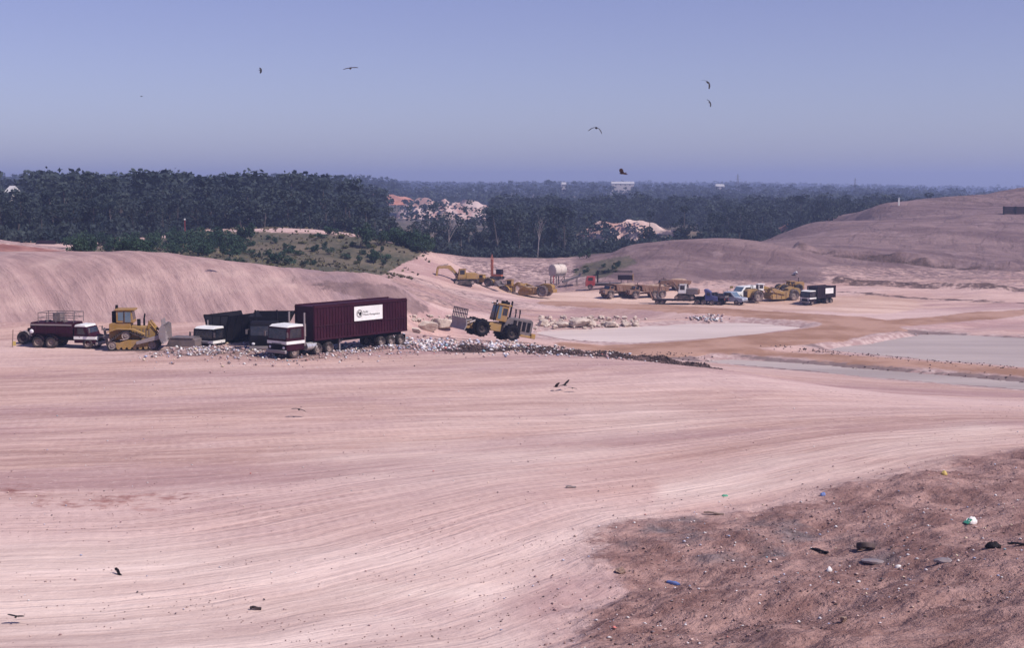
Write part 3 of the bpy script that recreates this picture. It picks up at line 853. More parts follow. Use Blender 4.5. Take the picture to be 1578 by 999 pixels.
def corrugated(x0, x1, y0, y1, z0, z1, pitch=.35, d=.05):
    m = MB(); m.box(((x0 + x1) / 2, (y0 + y1) / 2, (z0 + z1) / 2), (x1 - x0, y1 - y0, z1 - z0))
    n = int((x1 - x0) / pitch)
    for i in range(n + 1):
        x = x0 + .05 + (x1 - x0 - .1) * i / n
        for y, s in ((y0, -1), (y1, 1)): m.box((x, y + s * d / 2, (z0 + z1) / 2), (.09, d, (z1 - z0) - .3))
    for z in (z0 + .08, z1 - .08, z0 + (z1 - z0) * .42):
        for y, s in ((y0, -1), (y1, 1)): m.box(((x0 + x1) / 2, y + s * d * .7, z), (x1 - x0 + .02, d * 1.4, .16 if z != z0 + (z1 - z0) * .42 else .07))
    for y in (y0 + .08, y1 - .08): m.box((x1 + d * .5, y, (z0 + z1) / 2), (d, .16, z1 - z0)); m.box((x0 - d * .5, y, (z0 + z1) / 2), (d, .16, z1 - z0))
    m.box(((x0 + x1) / 2, y0 + .06, z1 + .05), (x1 - x0, .12, .1)); m.box(((x0 + x1) / 2, y1 - .06, z1 + .05), (x1 - x0, .12, .1))
    return m


def semi(label, L=11.4, body='box', paintm='maroon', cabm='maroon', stripe=True):
    r = thing('semi_trailer_truck', label, 'truck')
    # origin: middle of the trailer on the ground; front is +X
    xf = L / 2
    cabx = xf + 3.15
    cab = livery_cab(r, cabx, 2.45, .62, 2.62, 2.0, cabm, stripe=stripe, roofm='white' if stripe else 'black')
    dk = None if stripe else 'black'
    chassis(r, xf - 3.6, cabx - .3, .82, .9)
    for y in (-1.03, 1.03): wheel(r, cabx - .95, y, .52, .32)
    for x in (xf - .4, xf - 1.75):
        for y in (-1.0, 1.0): wheel(r, x, y, .52, .52)
    for s in (-1, 1):
        m = MB(); m.cyl((cabx - 2.35, s * .92, .82), (cabx - 1.55 - 1.95, s * .92, .82), .34, n=16)
        for i in range(3): m.cyl((cabx - 2.5 - i * .38, s * .92, .82), (cabx - 2.58 - i * .38, s * .92, .82), .365, n=16)
        m.build('fuel_tank', dk or 'chrome', r)
        m = MB(); m.cyl((cabx - 2.25, s * .98, .9), (cabx - 2.25, s * .98, 3.75), .085, n=10); m.cyl((cabx - 2.25, s * .98, 1.7), (cabx - 2.25, s * .98, 2.8), .13, n=10)
        m.build('exhaust_stack', dk or 'steel', r)
        m = MB(); m.box((xf - 3.3, s * .8, .62), (.14, .14, 1.1)); m.box((xf - 3.3, s * .8, .08), (.34, .3, .06)); m.cyl((xf - 3.3, s * .8, .9), (xf - 3.9, s * .6, 1.1), .04, n=6)
        m.build('landing_leg', 'steel', r)
        m = MB(); m.box((-L / 2 + .1, s * .8, .62), (.03, .6, .7)); m.build('mud_flap', 'black', r)
    m = MB(); m.box((xf - 4.6, -1.02, .82), (1.2, .35, .42)); m.build('tool_box', 'white', r, .03)
    for x in (-L / 2 + .75, -L / 2 + 2.0, -L / 2 + 3.25):
        for y in (-.98, .98): wheel(r, x, y, .5, .5)
    m = MB()
    for s in (-1, 1): m.box((-.3, s * .5, 1.08), (L - .8, .14, .30))
    for i in range(8): m.box((-L / 2 + .5 + i * (L - 1) / 7, 0, 1.08), (.12, .86, .22))
    m.build('trailer_frame', 'black', r)
    if body == 'box':
        corrugated(-L / 2, L / 2, -1.22, 1.22, 1.26, 4.22).build('trailer_body', paintm, r, .02)
        # sign board on the side
        sg = MB(); sg.box((0, 0, 0), (3.5, .03, 1.28)); sg = sg.build('sign', 'white', r); sg.location = (-.95 + .25, 1.22 + .10, 3.28)
        for rr, t in ((.36, .05), (.27, .03)):
            e = MB(); n = 28
            for k in range(n):
                a0, a1 = 2 * math.pi * k / n, 2 * math.pi * (k + 1) / n
                e.add([(1.12 + (rr if j else rr - t) * math.cos(a), .02, (rr if j else rr - t) * math.sin(a)) for a, j in ((a0, 0), (a1, 0), (a1, 1), (a0, 1))], [(0, 1, 2, 3)])
            if rr > .3:
                e.add([(1.12 + x, .021, z) for x, z in ((-.22, .10), (-.05, .17), (.08, .02), (.02, -.16), (-.13, -.20), (-.20, -.06))], [(0, 1, 2, 3, 4, 5)])
                e.add([(1.12 + x, .022, z) for x, z in ((.24, .02), (.12, .20), (.05, .16), (.12, .0))], [(0, 1, 2, 3)])
            e.build('emblem', 'black', sg, smooth=False)
        for txt, z, size in (('Pacific', .05, .24), ('Waste Management', -.20, .24)):
            c = bpy.data.curves.new('lettering', 'FONT'); c.body = txt; c.size = size; c.extrude = .004; c.materials.append(MAT['black'])
            tmp = link('tmp', c); bpy.context.view_layer.update(); me = bpy.data.meshes.new_from_object(tmp.evaluated_get(bpy.context.evaluated_depsgraph_get())); bpy.data.objects.remove(tmp); me.name = 'lettering'
            o = link('lettering', me, sg); o.location = (.68, .022, z); o.rotation_euler = (R(90), 0, R(180)); o.scale = (1.08, 1, 1)
    else:
        m = MB()                                             # open hopper with flared sides
        z0, z1, zt = 1.2, 2.1, 3.1
        prof = [(-1.0, z0), (-1.25, z1), (-1.8, zt), (-1.72, zt), (-1.17, z1), (-.92, z0 + .12), (.92, z0 + .12), (1.17, z1), (1.72, zt), (1.8, zt), (1.25, z1), (1.0, z0)]
        n = len(prof)
        vs = [(-L / 2, y, z) for y, z in prof] + [(L / 2, y, z) for y, z in prof]
        m.add(vs, [(i, (i + 1) % n, (i + 1) % n + n, i + n) for i in range(n)])
        m.add([(x, y, z) for x in (L / 2, L / 2 - .08) for y, z in ((-1.0, z0), (1.0, z0), (1.25, z1), (1.78, zt - .05), (-1.78, zt - .05), (-1.25, z1))],
              [(0, 1, 2, 3, 4, 5), (11, 10, 9, 8, 7, 6), (3, 9, 10, 4), (0, 6, 7, 1)])
        m.add([(x, y, z) for x in (-L / 2, -L / 2 + .08) for y, z in ((-1.0, z0), (1.0, z0), (1.25, z1), (1.78, zt - .05), (-1.78, zt - .05), (-1.25, z1))],
              [(5, 4, 3, 2, 1, 0), (6, 7, 8, 9, 10, 11), (4, 10, 9, 3)])
        for i in range(9):
            x = -L / 2 + .3 + i * (L - .6) / 8
            for s in (-1, 1):
                m.cyl((x, s * 1.05, z0), (x, s * 1.25, z1), .06, n=5); m.cyl((x, s * 1.3, z1), (x, s * 1.84, zt), .06, n=5)
        m.build('hopper_body', paintm, r, smooth=False)
    return r


def set_at(r, px, py, yaw, dz=0.0, snap=None):
    p = hit(px, py) if snap is None else Vector(snap)
    r.location = (p.x, p.y, p.z + dz); r.rotation_euler.z = yaw
    return p


def set_xy(r, x, y, yaw, dz=0.0):
    r.location = (x, y, H1(x, y) + dz); r.rotation_euler.z = yaw


def front_at(r, px, py, D, yaw, lx, dz=0.0):
    """place so that local point (lx,0,0) stands under pixel column px at distance D"""
    X = P(px, py, D)[0]
    x = X - lx * math.cos(yaw); y = D - lx * math.sin(yaw)
    set_xy(r, x, y, yaw, dz)


YAW = R(180 + 50)
truck = semi('maroon semi-trailer truck with ribbed box body and white sign on its side')
front_at(truck, 470, 540, 122.6, YAW, 5.7)
truck2 = semi('dark semi-trailer truck with black open hopper parked beside the maroon box truck', 6.5, 'hopper', 'black', 'black', False)
front_at(truck2, 408, 536, 127.5, R(272), 5.4, -.25)


def bin_truck(label, paintm, cabm, L=6.6, bodyh=2.3, sign=False, hopper=False, scale=1.0, name='bin_truck'):
    r = thing(name, label, 'truck')
    xf = L / 2
    livery_cab(r, xf, 2.3, .55, 2.35, 1.75, cabm, bonnet=0.0)
    chassis(r, -L / 2, xf - .3)
    for y in (-.95, .95):
        wheel(r, xf - .85, y, .48, .3)
        wheel(r, -L / 2 + .8, y, .48, .48); wheel(r, -L / 2 + 1.95, y, .48, .48)
    m = MB()
    if hopper:
        z0, zt = 1.1, 1.1 + bodyh
        for (x0, x1) in ((-L / 2 - .4, xf - 2.0),):
            pr = [(-.95, z0), (-1.15, z0 + bodyh * .6), (-1.5, zt), (-1.42, zt), (-1.07, z0 + bodyh * .6), (-.87, z0 + .1), (.87, z0 + .1), (1.07, z0 + bodyh * .6), (1.42, zt), (1.5, zt), (1.15, z0 + bodyh * .6), (.95, z0)]
            n = len(pr)
            m.add([(x0, y, z) for y, z in pr] + [(x1, y, z) for y, z in pr], [(i, (i + 1) % n, (i + 1) % n + n, i + n) for i in range(n)])
            for xx in (x0 + .05, x1 - .05):
                m.add([(xx + dx, y, z) for dx in (-.05, .05) for y, z in ((-.95, z0), (.95, z0), (1.15, z0 + bodyh * .6), (-1.15, z0 + bodyh * .6))], [(3, 2, 1, 0), (4, 5, 6, 7), (2, 3, 7, 6)])
            for y in (-1.4, -.5, .5, 1.4): m.cyl((x1 - .05, y * .85, z0 + bodyh * .6), (x1 - .05, y, zt), .05, n=5)
            m.tube([(x1 - .05, -1.45, zt), (x1 - .05, 1.45, zt)], .06)
            for i in range(6):
                x = x0 + .2 + i * (x1 - x0 - .4) / 5
                for s in (-1, 1): m.cyl((x, s * 1.0, z0), (x, s * 1.2, z0 + bodyh * .6), .06, n=5); m.cyl((x, s * 1.2, z0 + bodyh * .6), (x, s * 1.54, zt), .06, n=5)
        b = m.build('hopper_body', paintm, r, smooth=False)
    else:
        b = corrugated(-L / 2 - .3, xf - 2.0, -1.2, 1.2, 1.08, 1.08 + bodyh, .5).build('bin_body', paintm, r)
    if sign:
        for s in (-1, 1):
            g = MB(); g.box((-L / 2 + 1.6, s * 1.32, 1.1 + bodyh * .6), (2.2, .03, 1.0)); g.build('sign', 'white', b)
    m = MB(); m.cyl((xf - 1.9, -.9, .9), (xf - 1.9, -.9, 3.0), .07, n=8); m.build('exhaust_stack', 'steel', r)
    r.scale = (scale,) * 3
    return r


t3 = bin_truck('small white-roofed tip truck carrying a tall black flared bin', 'black', 'black', 7.4, 2.35, hopper=True, scale=1.0)
front_at(t3, 316, 532, 130.5, R(180 + 64), 3.4, -.75)


def tanker():
    r = thing('tanker_truck', 'maroon tanker truck with guard rails on top of its tank', 'tanker truck')
    L = 6.6
    livery_cab(r, L / 2 - .55, 2.2, .5, 1.95, 1.5, 'maroon', bonnet=.55)
    chassis(r, -L / 2, L / 2 - .6, .8)
    for y in (-.98, .98):
        wheel(r, L / 2 - .75, y, .46, .3); wheel(r, -L / 2 + 1.05, y, .53, .5); wheel(r, -L / 2 + 2.35, y, .53, .5)
        for x in (-L / 2 + 1.05, -L / 2 + 2.35):
            m = MB()
            pts = [(x + .66 * math.cos(a), y, .53 + .66 * math.sin(a)) for a in np.linspace(.3, math.pi - .3, 8)]
            for a, b in zip(pts[:-1], pts[1:]): m.add([(a[0], y - .3, a[2]), (a[0], y + .3, a[2]), (b[0], y + .3, b[2]), (b[0], y - .3, b[2])], [(0, 1, 2, 3)])
            m.build('mudguard', 'maroon_dark', r)
    x0, x1 = -L / 2 + .35, L / 2 - 2.2
    m = MB()
    prof = [(-.75, 1.0), (-1.12, 1.35), (-1.12, 2.1), (-.95, 2.32), (.95, 2.32), (1.12, 2.1), (1.12, 1.35), (.75, 1.0)]
    n = len(prof)
    m.add([(x0, y, z) for y, z in prof] + [(x1, y, z) for y, z in prof], [tuple(range(n - 1, -1, -1)), tuple(range(n, 2 * n))] + [(i, (i + 1) % n, (i + 1) % n + n, i + n) for i in range(n)])
    for x in np.linspace(x0 + .5, x1 - .5, 4): m.box((x, 0, 1.7), (.07, 2.3, .9))
    t = m.build('tank', 'maroon', r, .04)
    m = MB(); m.box(((x0 + x1) / 2, -1.135, 2.12), (x1 - x0 - .1, .04, .14)); m.box(((x0 + x1) / 2, 1.135, 2.12), (x1 - x0 - .1, .04, .14)); m.build('highlight_strip', 'steel', t)
    m = MB(); m.cyl((x0 + 1.2, 0, 2.32), (x0 + 1.2, 0, 2.46), .3, n=14); m.cyl((x0 + 2.8, 0, 2.32), (x0 + 2.8, 0, 2.46), .3, n=14); m.build('manhole_cover', 'grey', t)
    m = MB()
    xa, xb = x0 + .75, x1 + .1
    for y in (-1.0, 1.0):
        for z in (2.75, 3.2): m.tube([(xa, y, z), (xb, y, z)], .03)
        for x in np.linspace(xa, xb, 5): m.tube([(x, y, 2.3), (x, y, 3.2)], .03)
    for x in (xa, xb):
        for z in (2.75, 3.2): m.tube([(x, -1, z), (x, 1, z)], .03)
    m.build('guard_rail', 'grey', t)
    m = MB(); m.box((xa + 1.5, 0, 2.75), (.75, .9, .8)); m.build('pump_box', 'grey', t, .04)
    m = MB(); m.cyl((x0 - .2, -.5, 1.2), (x0 - .2, .5, 1.2), .22, n=12); m.tube([(x0 - .15, .7, .95), (x0 - .15, .7, 2.3)], .05); m.build('hose_reel', 'steel', r)
    m = MB(); m.sph((x0 + .15, -1.14, 1.5), (.2, .08, .2), 10, 6); m.build('work_lamp', 'lamp', r)
    return r


tk = tanker(); front_at(tk, 103, 531, 129.0, R(-9), 0)


def roller():
    r = thing('towed_plant_trailer', 'low maroon plant trailer with a big black wheel behind the tanker truck', 'trailer')
    m = MB(); m.box((0, 0, .95), (2.9, 1.2, .25)); m.box((.2, 0, 1.25), (1.9, .9, .4)); m.box((1.9, 0, .8), (1.4, .2, .16)); m.build('deck', 'maroon_dark', r, .03)
    for y in (-.75, .75): wheel(r, -1.0, y, .58, .34, rmat='maroon_dark')
    for y in (-.75, .75):
        m = MB()
        pts = [(-1.0 + .68 * math.cos(a), .58 + .68 * math.sin(a)) for a in np.linspace(-.2, 2.2, 8)]
        for a, b in zip(pts[:-1], pts[1:]): m.add([(a[0], y - .22, a[1]), (a[0], y + .22, a[1]), (b[0], y + .22, b[1]), (b[0], y - .22, b[1])], [(0, 1, 2, 3)])
        m.build('mudguard', 'steel', r)
    m = MB(); m.cyl((-.2, .2, 1.4), (-.2, .2, 1.75), .07, n=8); m.cyl((.7, .2, 1.4), (.7, .2, 1.75), .07, n=8); m.build('filler_cap', 'black', r)
    m = MB(); m.box((.6, -.62, 1.05), (.5, .1, .4)); m.build('control_box', 'paleblue', r)
    return r


front_at(roller(), 58, 527, 131.5, R(-6), 0)


def cyl_arm(m, a, b, r1, r2):
    a = Vector(a); b = Vector(b); c = a.lerp(b, .55)
    m.cyl(a, c, r1, n=8); m.cyl(c, b, r2, n=8)


def dozer():
    r = thing('bulldozer', 'yellow crawler bulldozer with its blade raised, parked behind the tanker', 'bulldozer')
    for s in (-1, 1):
        y = s * 1.05
        out = hull2([(1.75, .48, .46), (-1.75, .48, .46), (-.55, 1.36, .46)]); inn = hull2([(1.75, .48, .36), (-1.75, .48, .36), (-.55, 1.36, .36)])
        m = MB(); n = len(out)
        vs = [(x, y + yy, z) for yy in (-.3, .3) for x, z in out] + [(x, y + yy, z) for yy in (-.3, .3) for x, z in inn]
        m.add(vs, [(i, (i + 1) % n, (i + 1) % n + n, i + n) for i in range(n)] + [(2 * n + i, 3 * n + i, 3 * n + (i + 1) % n, 2 * n + (i + 1) % n) for i in range(n)]
              + [(i, 2 * n + i, 2 * n + (i + 1) % n, (i + 1) % n) for i in range(n)] + [(n + i, n + (i + 1) % n, 3 * n + (i + 1) % n, 3 * n + i) for i in range(n)])
        P_ = [Vector((x, 0, z)) for x, z in out]; tot = 0
        for i in range(n):                                   # grouser plates
            a, b = P_[i], P_[(i + 1) % n]; d = (b - a).length
            k = max(1, int(round(d / .22)))
            for j in range(k):
                c = a.lerp(b, (j + .5) / k); ang = math.atan2((b - a).z, (b - a).x)
                m.box((c.x - math.sin(-ang) * 0 + .03 * math.sin(ang), y, c.z - .03 * math.cos(ang)), (.05, .62, .09), (0, -math.degrees(ang), 0))
        t = m.build('track', 'tyre', r, smooth=False)
        for cx, cz, rr, nm in ((-.55, 1.36, .36, 'drive_sprocket'), (1.75, .48, .34, 'idler'), (-1.75, .48, .34, 'idler')):
            g = MB(); g.lathe_y([(-.26, .02), (-.28, rr * .4), (-.2, rr * .5), (-.2, rr * .85), (-.25, rr), (.25, rr), (.2, rr * .85), (.2, rr * .5), (.28, rr * .4), (.26, .02)], 16, (cx, y, cz)); g.build(nm, 'rim', t)
        g = MB(); g.box((0, y, .5), (2.9, .4, .42)); g.prism([(-1.2, .7), (1.2, .7), (.6, .95), (-.5, .95)], y - .2, y + .2)
        for i in range(6): g.cyl((-1.2 + i * .48, y - .3, .28), (-1.2 + i * .48, y + .3, .28), .16, n=10)
        g.build('roller_frame', 'yellow_dusty', t)
        m = MB(); m.prism([(-2.2, 1.62), (-1.3, 1.92), (.1, 1.88), (1.1, 1.45), (1.1, 1.5), (.1, 1.95), (-1.35, 2.0), (-2.2, 1.7)], y - .34, y + .34); m.build('fender', 'yellow_dusty', r)
        m = MB(); m.prism([(.4, .55), (2.55, 1.05), (2.65, 1.35), (2.5, 1.45), (.4, .85)], y + s * .42 - .13, y + s * .42 + .13); m.build('push_arm', 'steel', r, .03)
        m = MB(); cyl_arm(m, (1.45, s * .55, 2.45), (2.5, s * .55, 1.15), .11, .06); m.cyl((1.3, s * .55, 1.9), (1.45, s * .55, 2.6), .1, n=8); m.build('lift_cylinder', 'yellow', r)
    m = MB(); m.prism([(-2.1, .9), (-2.1, 2.35), (-1.9, 2.45), (-.2, 2.45), (-.2, 1.0)], -.74, .74); m.build('rear_body', 'yellow', r, .05)
    m = MB(); m.prism([(-.19, .8), (-.19, 2.2), (1.7, 2.05), (1.95, 1.9), (1.95, .75)], -.55, .55)
    b = m.build('engine_bonnet', 'yellow_dusty', r, .05)
    for s in (-1, 1):
        m = MB()
        for i in range(5): m.box((.35 + i * .26, s * .56, 1.6), (.06, .03, .6))
        m.build('side_grille', 'grey', b)
    m = MB(); m.prism([(-1.45, 2.46), (-1.45, 3.55), (-.1, 3.55), (.08, 2.46)], -.8, .8); c = m.build('cab', 'yellow', r, .04)
    m = MB(); m.box((-.7, 0, 3.63), (1.75, 1.8, .14)); m.build('roof', 'yellow', c, .03)
    for s in (-1, 1):
        m = MB(); m.box((-1.05, s * .81, 3.05), (.45, .02, .75)); m.box((-.42, s * .81, 2.98), (.5, .02, .9)); m.build('side_window', 'glass_pale', c)
        m = MB(); m.box((-.76, s * .815, 3.02), (.1, .03, 1.0)); m.build('door_post', 'glass', c)
    m = MB(); m.prism([(.02, 2.62), (-.09, 3.45), (-.06, 3.45), (.05, 2.62)], -.7, .7); m.build('windscreen', 'glass', c)
    m = MB(); m.box((-1.47, 0, 3.05), (.03, 1.3, .8)); m.build('rear_window', 'glass', c)
    m = MB(); m.box((-1.75, .25, 2.95), (.4, .7, 1.0)); m.cyl((-1.6, .25, 3.4), (-1.55, .25, 4.0), .13, n=8); m.build('air_cleaner', 'black', r, .03)
    m = MB(); m.cyl((.85, .22, 2.05), (.85, .22, 2.75), .09, n=10); m.cyl((.85, .22, 2.75), (.93, .22, 3.2), .07, n=10); m.cyl((.45, -.2, 2.1), (.45, -.2, 2.75), .16, n=10); m.build('exhaust_stack', 'black', r)
    # blade
    prof = []
    for i in range(8):
        a = R(-32 + i * 9.5); prof.append((3.9 - 1.35 * math.cos(a), 1.55 + 1.35 * math.sin(a)))
    outer = prof + [(x - .12, z) for x, z in reversed(prof)]
    m = MB(); m.prism(outer, -1.9, 1.9)
    for y in (-1.88, 1.88): m.prism(prof + [(3.0, 2.2), (3.05, .9)], y - .03, y + .03)
    for y in (-1.2, -.4, .4, 1.2): m.box((2.42, y, 1.5), (.12, .12, 1.1))
    m.prism([(2.62, .78), (2.8, .62), (2.84, .66), (2.68, .84)], -1.9, 1.9)
    m.prism([(2.66, 2.2), (2.6, 2.75), (2.53, 2.75), (2.56, 2.2)], -1.0, 1.0)
    m.build('blade', 'steel', r, smooth=False)
    m = MB(); m.box((-2.35, 0, 1.2), (.6, 1.1, .3)); m.prism([(-2.5, .4), (-2.75, 1.9), (-2.6, 2.0), (-2.38, .9), (-2.25, .35)], -.12, .12); m.box((-2.4, 0, 1.8), (.5, .8, .14)); m.build('ripper', 'grey', r)
    return r


dz = dozer(); front_at(dz, 206, 535, 127.6, R(5), -.1)


def compactor():
    r = thing('landfill_compactor', 'dusty yellow landfill compactor with steel wheels tilted on the rubbish slope', 'compactor')
    # front is +X
    for x in (1.75, -1.55):
        for y in (-1.15, 1.15): wheel(r, x, y, .80, .9, 'black', 'tyre', cleat=True)
    m = MB(); m.prism([(-3.9, .75), (-3.9, 2.25), (-3.6, 2.45), (-1.2, 2.3), (-.9, 1.9), (-.6, .7)], -.85, .85)
    b = m.build('engine_housing', 'grey', r, .05)
    for s in (-1, 1):
        for i in range(4):
            m = MB(); m.box((-3.45 + i * .52, s * .87, 1.65), (.36, .03, .95)); m.build('louvre', 'black', b)
        m = MB(); m.cyl((-2.4, s * .5, 2.3), (-2.4, s * .5, 3.0), .06, n=8); m.cyl((-2.4, s * .5, 2.85), (-2.33, s * .5, 3.25), .08, n=8); m.build('exhaust_stack', 'black', b)
    m = MB(); m.box((-4.02, 0, .85), (.45, 2.3, .5)); m.box((-2.7, 0, .72), (2.6, 2.1, .22)); m.build('rear_bumper', 'yellow_dusty', r, .04)
    m = MB(); m.prism([(-.6, .7), (-.6, 1.65), (.5, 1.5), (.9, 1.2), (2.4, 1.25), (2.75, .9), (2.6, .6)], -.6, .6); m.build('front_frame', 'yellow_dusty', r, .05)
    m = MB(); m.prism([(-.95, 1.75), (-1.0, 3.35), (.1, 3.35), (.25, 1.75)], -.82, .82); c = m.build('cab', 'yellow', r, .04)
    m = MB(); m.box((-.45, 0, 3.45), (1.5, 1.85, .16)); m.build('roof', 'yellow', c, .03)
    m = MB(); m.box((-.7, .3, 3.68), (.7, .7, .3)); m.build('air_conditioner', 'black', c, .04)
    for s in (-1, 1):
        m = MB(); m.box((-.62, s * .83, 2.75), (.5, .02, .72)); m.build('side_window', 'glass', c)
        m = MB(); m.box((-.08, s * .83, 2.62), (.30, .02, 1.25)); m.build('door_glass', 'glass_pale', c)
        m = MB(); m.cyl((-1.25, s * .7, 2.3), (-1.25, s * .7, 3.95), .1, n=8); m.build('intake_stack', 'black', r)
        m = MB(); cyl_arm(m, (2.2, s * .5, 1.4), (3.5, s * .8, .8), .1, .06); m.build('lift_cylinder', 'steel', r)
        m = MB(); m.prism([(1.5, .6), (3.6, .45), (3.6, .7), (1.5, .85)], s * .45 - .1, s * .45 + .1); m.build('push_arm', 'yellow_dusty', r)
        m = MB(); m.sph((.3, s * .6, 3.45), (.1, .1, .09), 8, 5); m.build('headlight', 'lamp', r)
    m = MB(); m.prism([(.22, 2.0), (.1, 3.25), (.13, 3.25), (.25, 2.0)], -.7, .7); m.build('windscreen', 'glass', c)
    m = MB(); m.cyl((.35, .55, 1.7), (.35, .55, 3.75), .05, n=6); m.cyl((.35, .55, 3.6), (.35, .55, 3.8), .09, n=6); m.build('aerial', 'black', r)
    m = MB(); m.prism([(3.75, .25), (3.6, .8), (3.75, 1.35), (3.85, 1.35), (3.72, .8), (3.87, .25)], -1.9, 1.9); m.box((3.78, 0, 1.36), (.14, 3.8, .08)); bl = m.build('blade', 'steel', r)
    m = MB()
    for i in range(9): m.box((3.8, -1.8 + i * .45, 1.85), (.08, .09, .95))
    for z in (2.32, 1.85): m.box((3.8, 0, z), (.1, 3.75, .1))
    m.build('trash_rack', 'grey', bl)
    return r


cp = compactor()
front_at(cp, 757, 525, 151.5, R(180 + 28), 0)
cp.rotation_euler = (0, R(-12), R(180 + 24))
cp.location.z += .32; cp.scale = (1.07,) * 3


def scraper(label, paintm='yellow', rear_engine=True, cabm='white'):
    r = thing('motor_scraper', label, 'scraper')
    rr = 1.05
    for x in (4.4, -3.3):
        for y in (-1.25, 1.25): wheel(r, x, y, rr, .8, 'tyre_dusty', 'rim')
    m = MB(); m.prism([(3.3, .9), (3.3, 2.0), (3.9, 2.35), (6.0, 2.2), (6.3, 1.9), (6.3, .75)], -.75, .75); h = m.build('engine_bonnet', paintm, r, .06)
    m = MB()
    for i in range(6): m.box((6.32, -.55 + i * .22, 1.4), (.05, .1, .9))
    m.build('radiator_grille', 'grey', h)
    m = MB(); m.box((3.55, .55, 2.55), (1.1, 1.0, 1.1)); m.box((3.55, .55, 3.2), (1.4, 1.25, .1))
    c = m.build('cab', cabm, r, .04)
    for s in (-1, 1):
        m = MB(); m.box((3.55, .55 + s * .51, 2.7), (.8, .02, .6)); m.build('side_window', 'glass', c)
    m = MB(); m.box((4.11, .55, 2.7), (.02, .8, .6)); m.build('windscreen', 'glass', c)
    for y in (-.3, .3):
        m = MB(); m.cyl((4.9, y, 2.2), (4.9, y, 3.0), .07, n=8); m.build('exhaust_stack', 'black', r)
    for s in (-1, 1):
        m = MB()
        pts = [(4.4 + 1.2 * math.cos(a), rr + 1.2 * math.sin(a)) for a in np.linspace(.2, 2.9, 9)]
        for a, b in zip(pts[:-1], pts[1:]): m.add([(a[0], s * 1.25 - .42, a[1]), (a[0], s * 1.25 + .42, a[1]), (b[0], s * 1.25 + .42, b[1]), (b[0], s * 1.25 - .42, b[1])], [(0, 1, 2, 3)])
        m.build('mudguard', paintm, r)
    m = MB(); m.prism([(3.3, 1.0), (3.2, 2.1), (2.2, 2.75), (1.3, 2.5), (1.0, 1.6), (1.35, 1.5), (1.6, 2.1), (2.2, 2.25), (2.8, 1.8), (2.9, 1.0)], -.3, .3)
    for s in (-1, 1): m.prism([(1.6, 2.1), (1.2, 2.45), (-1.2, 1.55), (-1.2, 1.15), (1.0, 1.6)], s * 1.55 - .12, s * 1.55 + .12)
    m.box((1.3, 0, 2.2), (.5, 3.3, .4)); m.build('gooseneck', paintm, r, .04)
    m = MB()
    for s in (-1, 1): m.prism([(1.3, .35), (1.4, 1.2), (.8, 1.75), (-2.2, 1.85), (-2.4, .8), (-1.4, .35)], s * 1.4 - .06, s * 1.4 + .06)
    m.box((-.3, 0, .38), (3.0, 2.68, .1)); m.prism([(-2.3, .5), (-2.5, 1.9), (-2.35, 1.9), (-2.15, .5)], -1.34, 1.34)
    m.prism([(1.35, .3), (1.7, .9), (1.25, 1.6), (1.15, 1.55), (1.55, .9), (1.25, .35)], -1.34, 1.34)
    for s in (-1, 1):
        for x in (-1.6, -.6, .4): m.box((x, s * 1.5, 1.1), (.12, .1, 1.1))
    m.build('bowl', paintm, r, smooth=False)
    m = MB(); m.sph((-.4, 0, 1.45), (1.7, 1.25, .5), 12, 6); m.build('soil_load', 'stone', r)
    if rear_engine:
        m = MB(); m.prism([(-2.5, 1.1), (-2.5, 2.2), (-3.4, 2.45), (-4.9, 2.2), (-5.2, 1.7), (-5.0, .9), (-3.6, .8)], -.7, .7); e = m.build('rear_engine', paintm, r, .05)
        m = MB(); m.cyl((-3.6, .3, 2.35), (-3.6, .3, 3.1), .07, n=8); m.build('rear_exhaust', 'black', e)
        m = MB(); m.box((-5.25, 0, 1.0), (.35, 1.9, .6)); m.build('push_block', paintm, r, .04)
    for s in (-1, 1):
        m = MB(); cyl_arm(m, (1.3, s * .9, 2.4), (.6, s * 1.2, 1.2), .1, .06); m.build('lift_cylinder', 'steel', r)
    return r


sc1 = scraper('yellow motor scraper parked below the pale raised tank', 'yellow', cabm='yellow')
p = hit(815, 458); set_xy(sc1, p.x, p.y + 1, R(180 - 24)); sc1.rotation_euler.y = R(2)
sc1.scale = (.92,) * 3
sc2 = scraper('dusty tan motor scraper parked left of the small maroon bin truck', 'yellow_dusty')
p = hit(1196, 466); set_xy(sc2, p.x, p.y + 1.5, R(180 + 22)); sc2.scale = (.92,) * 3


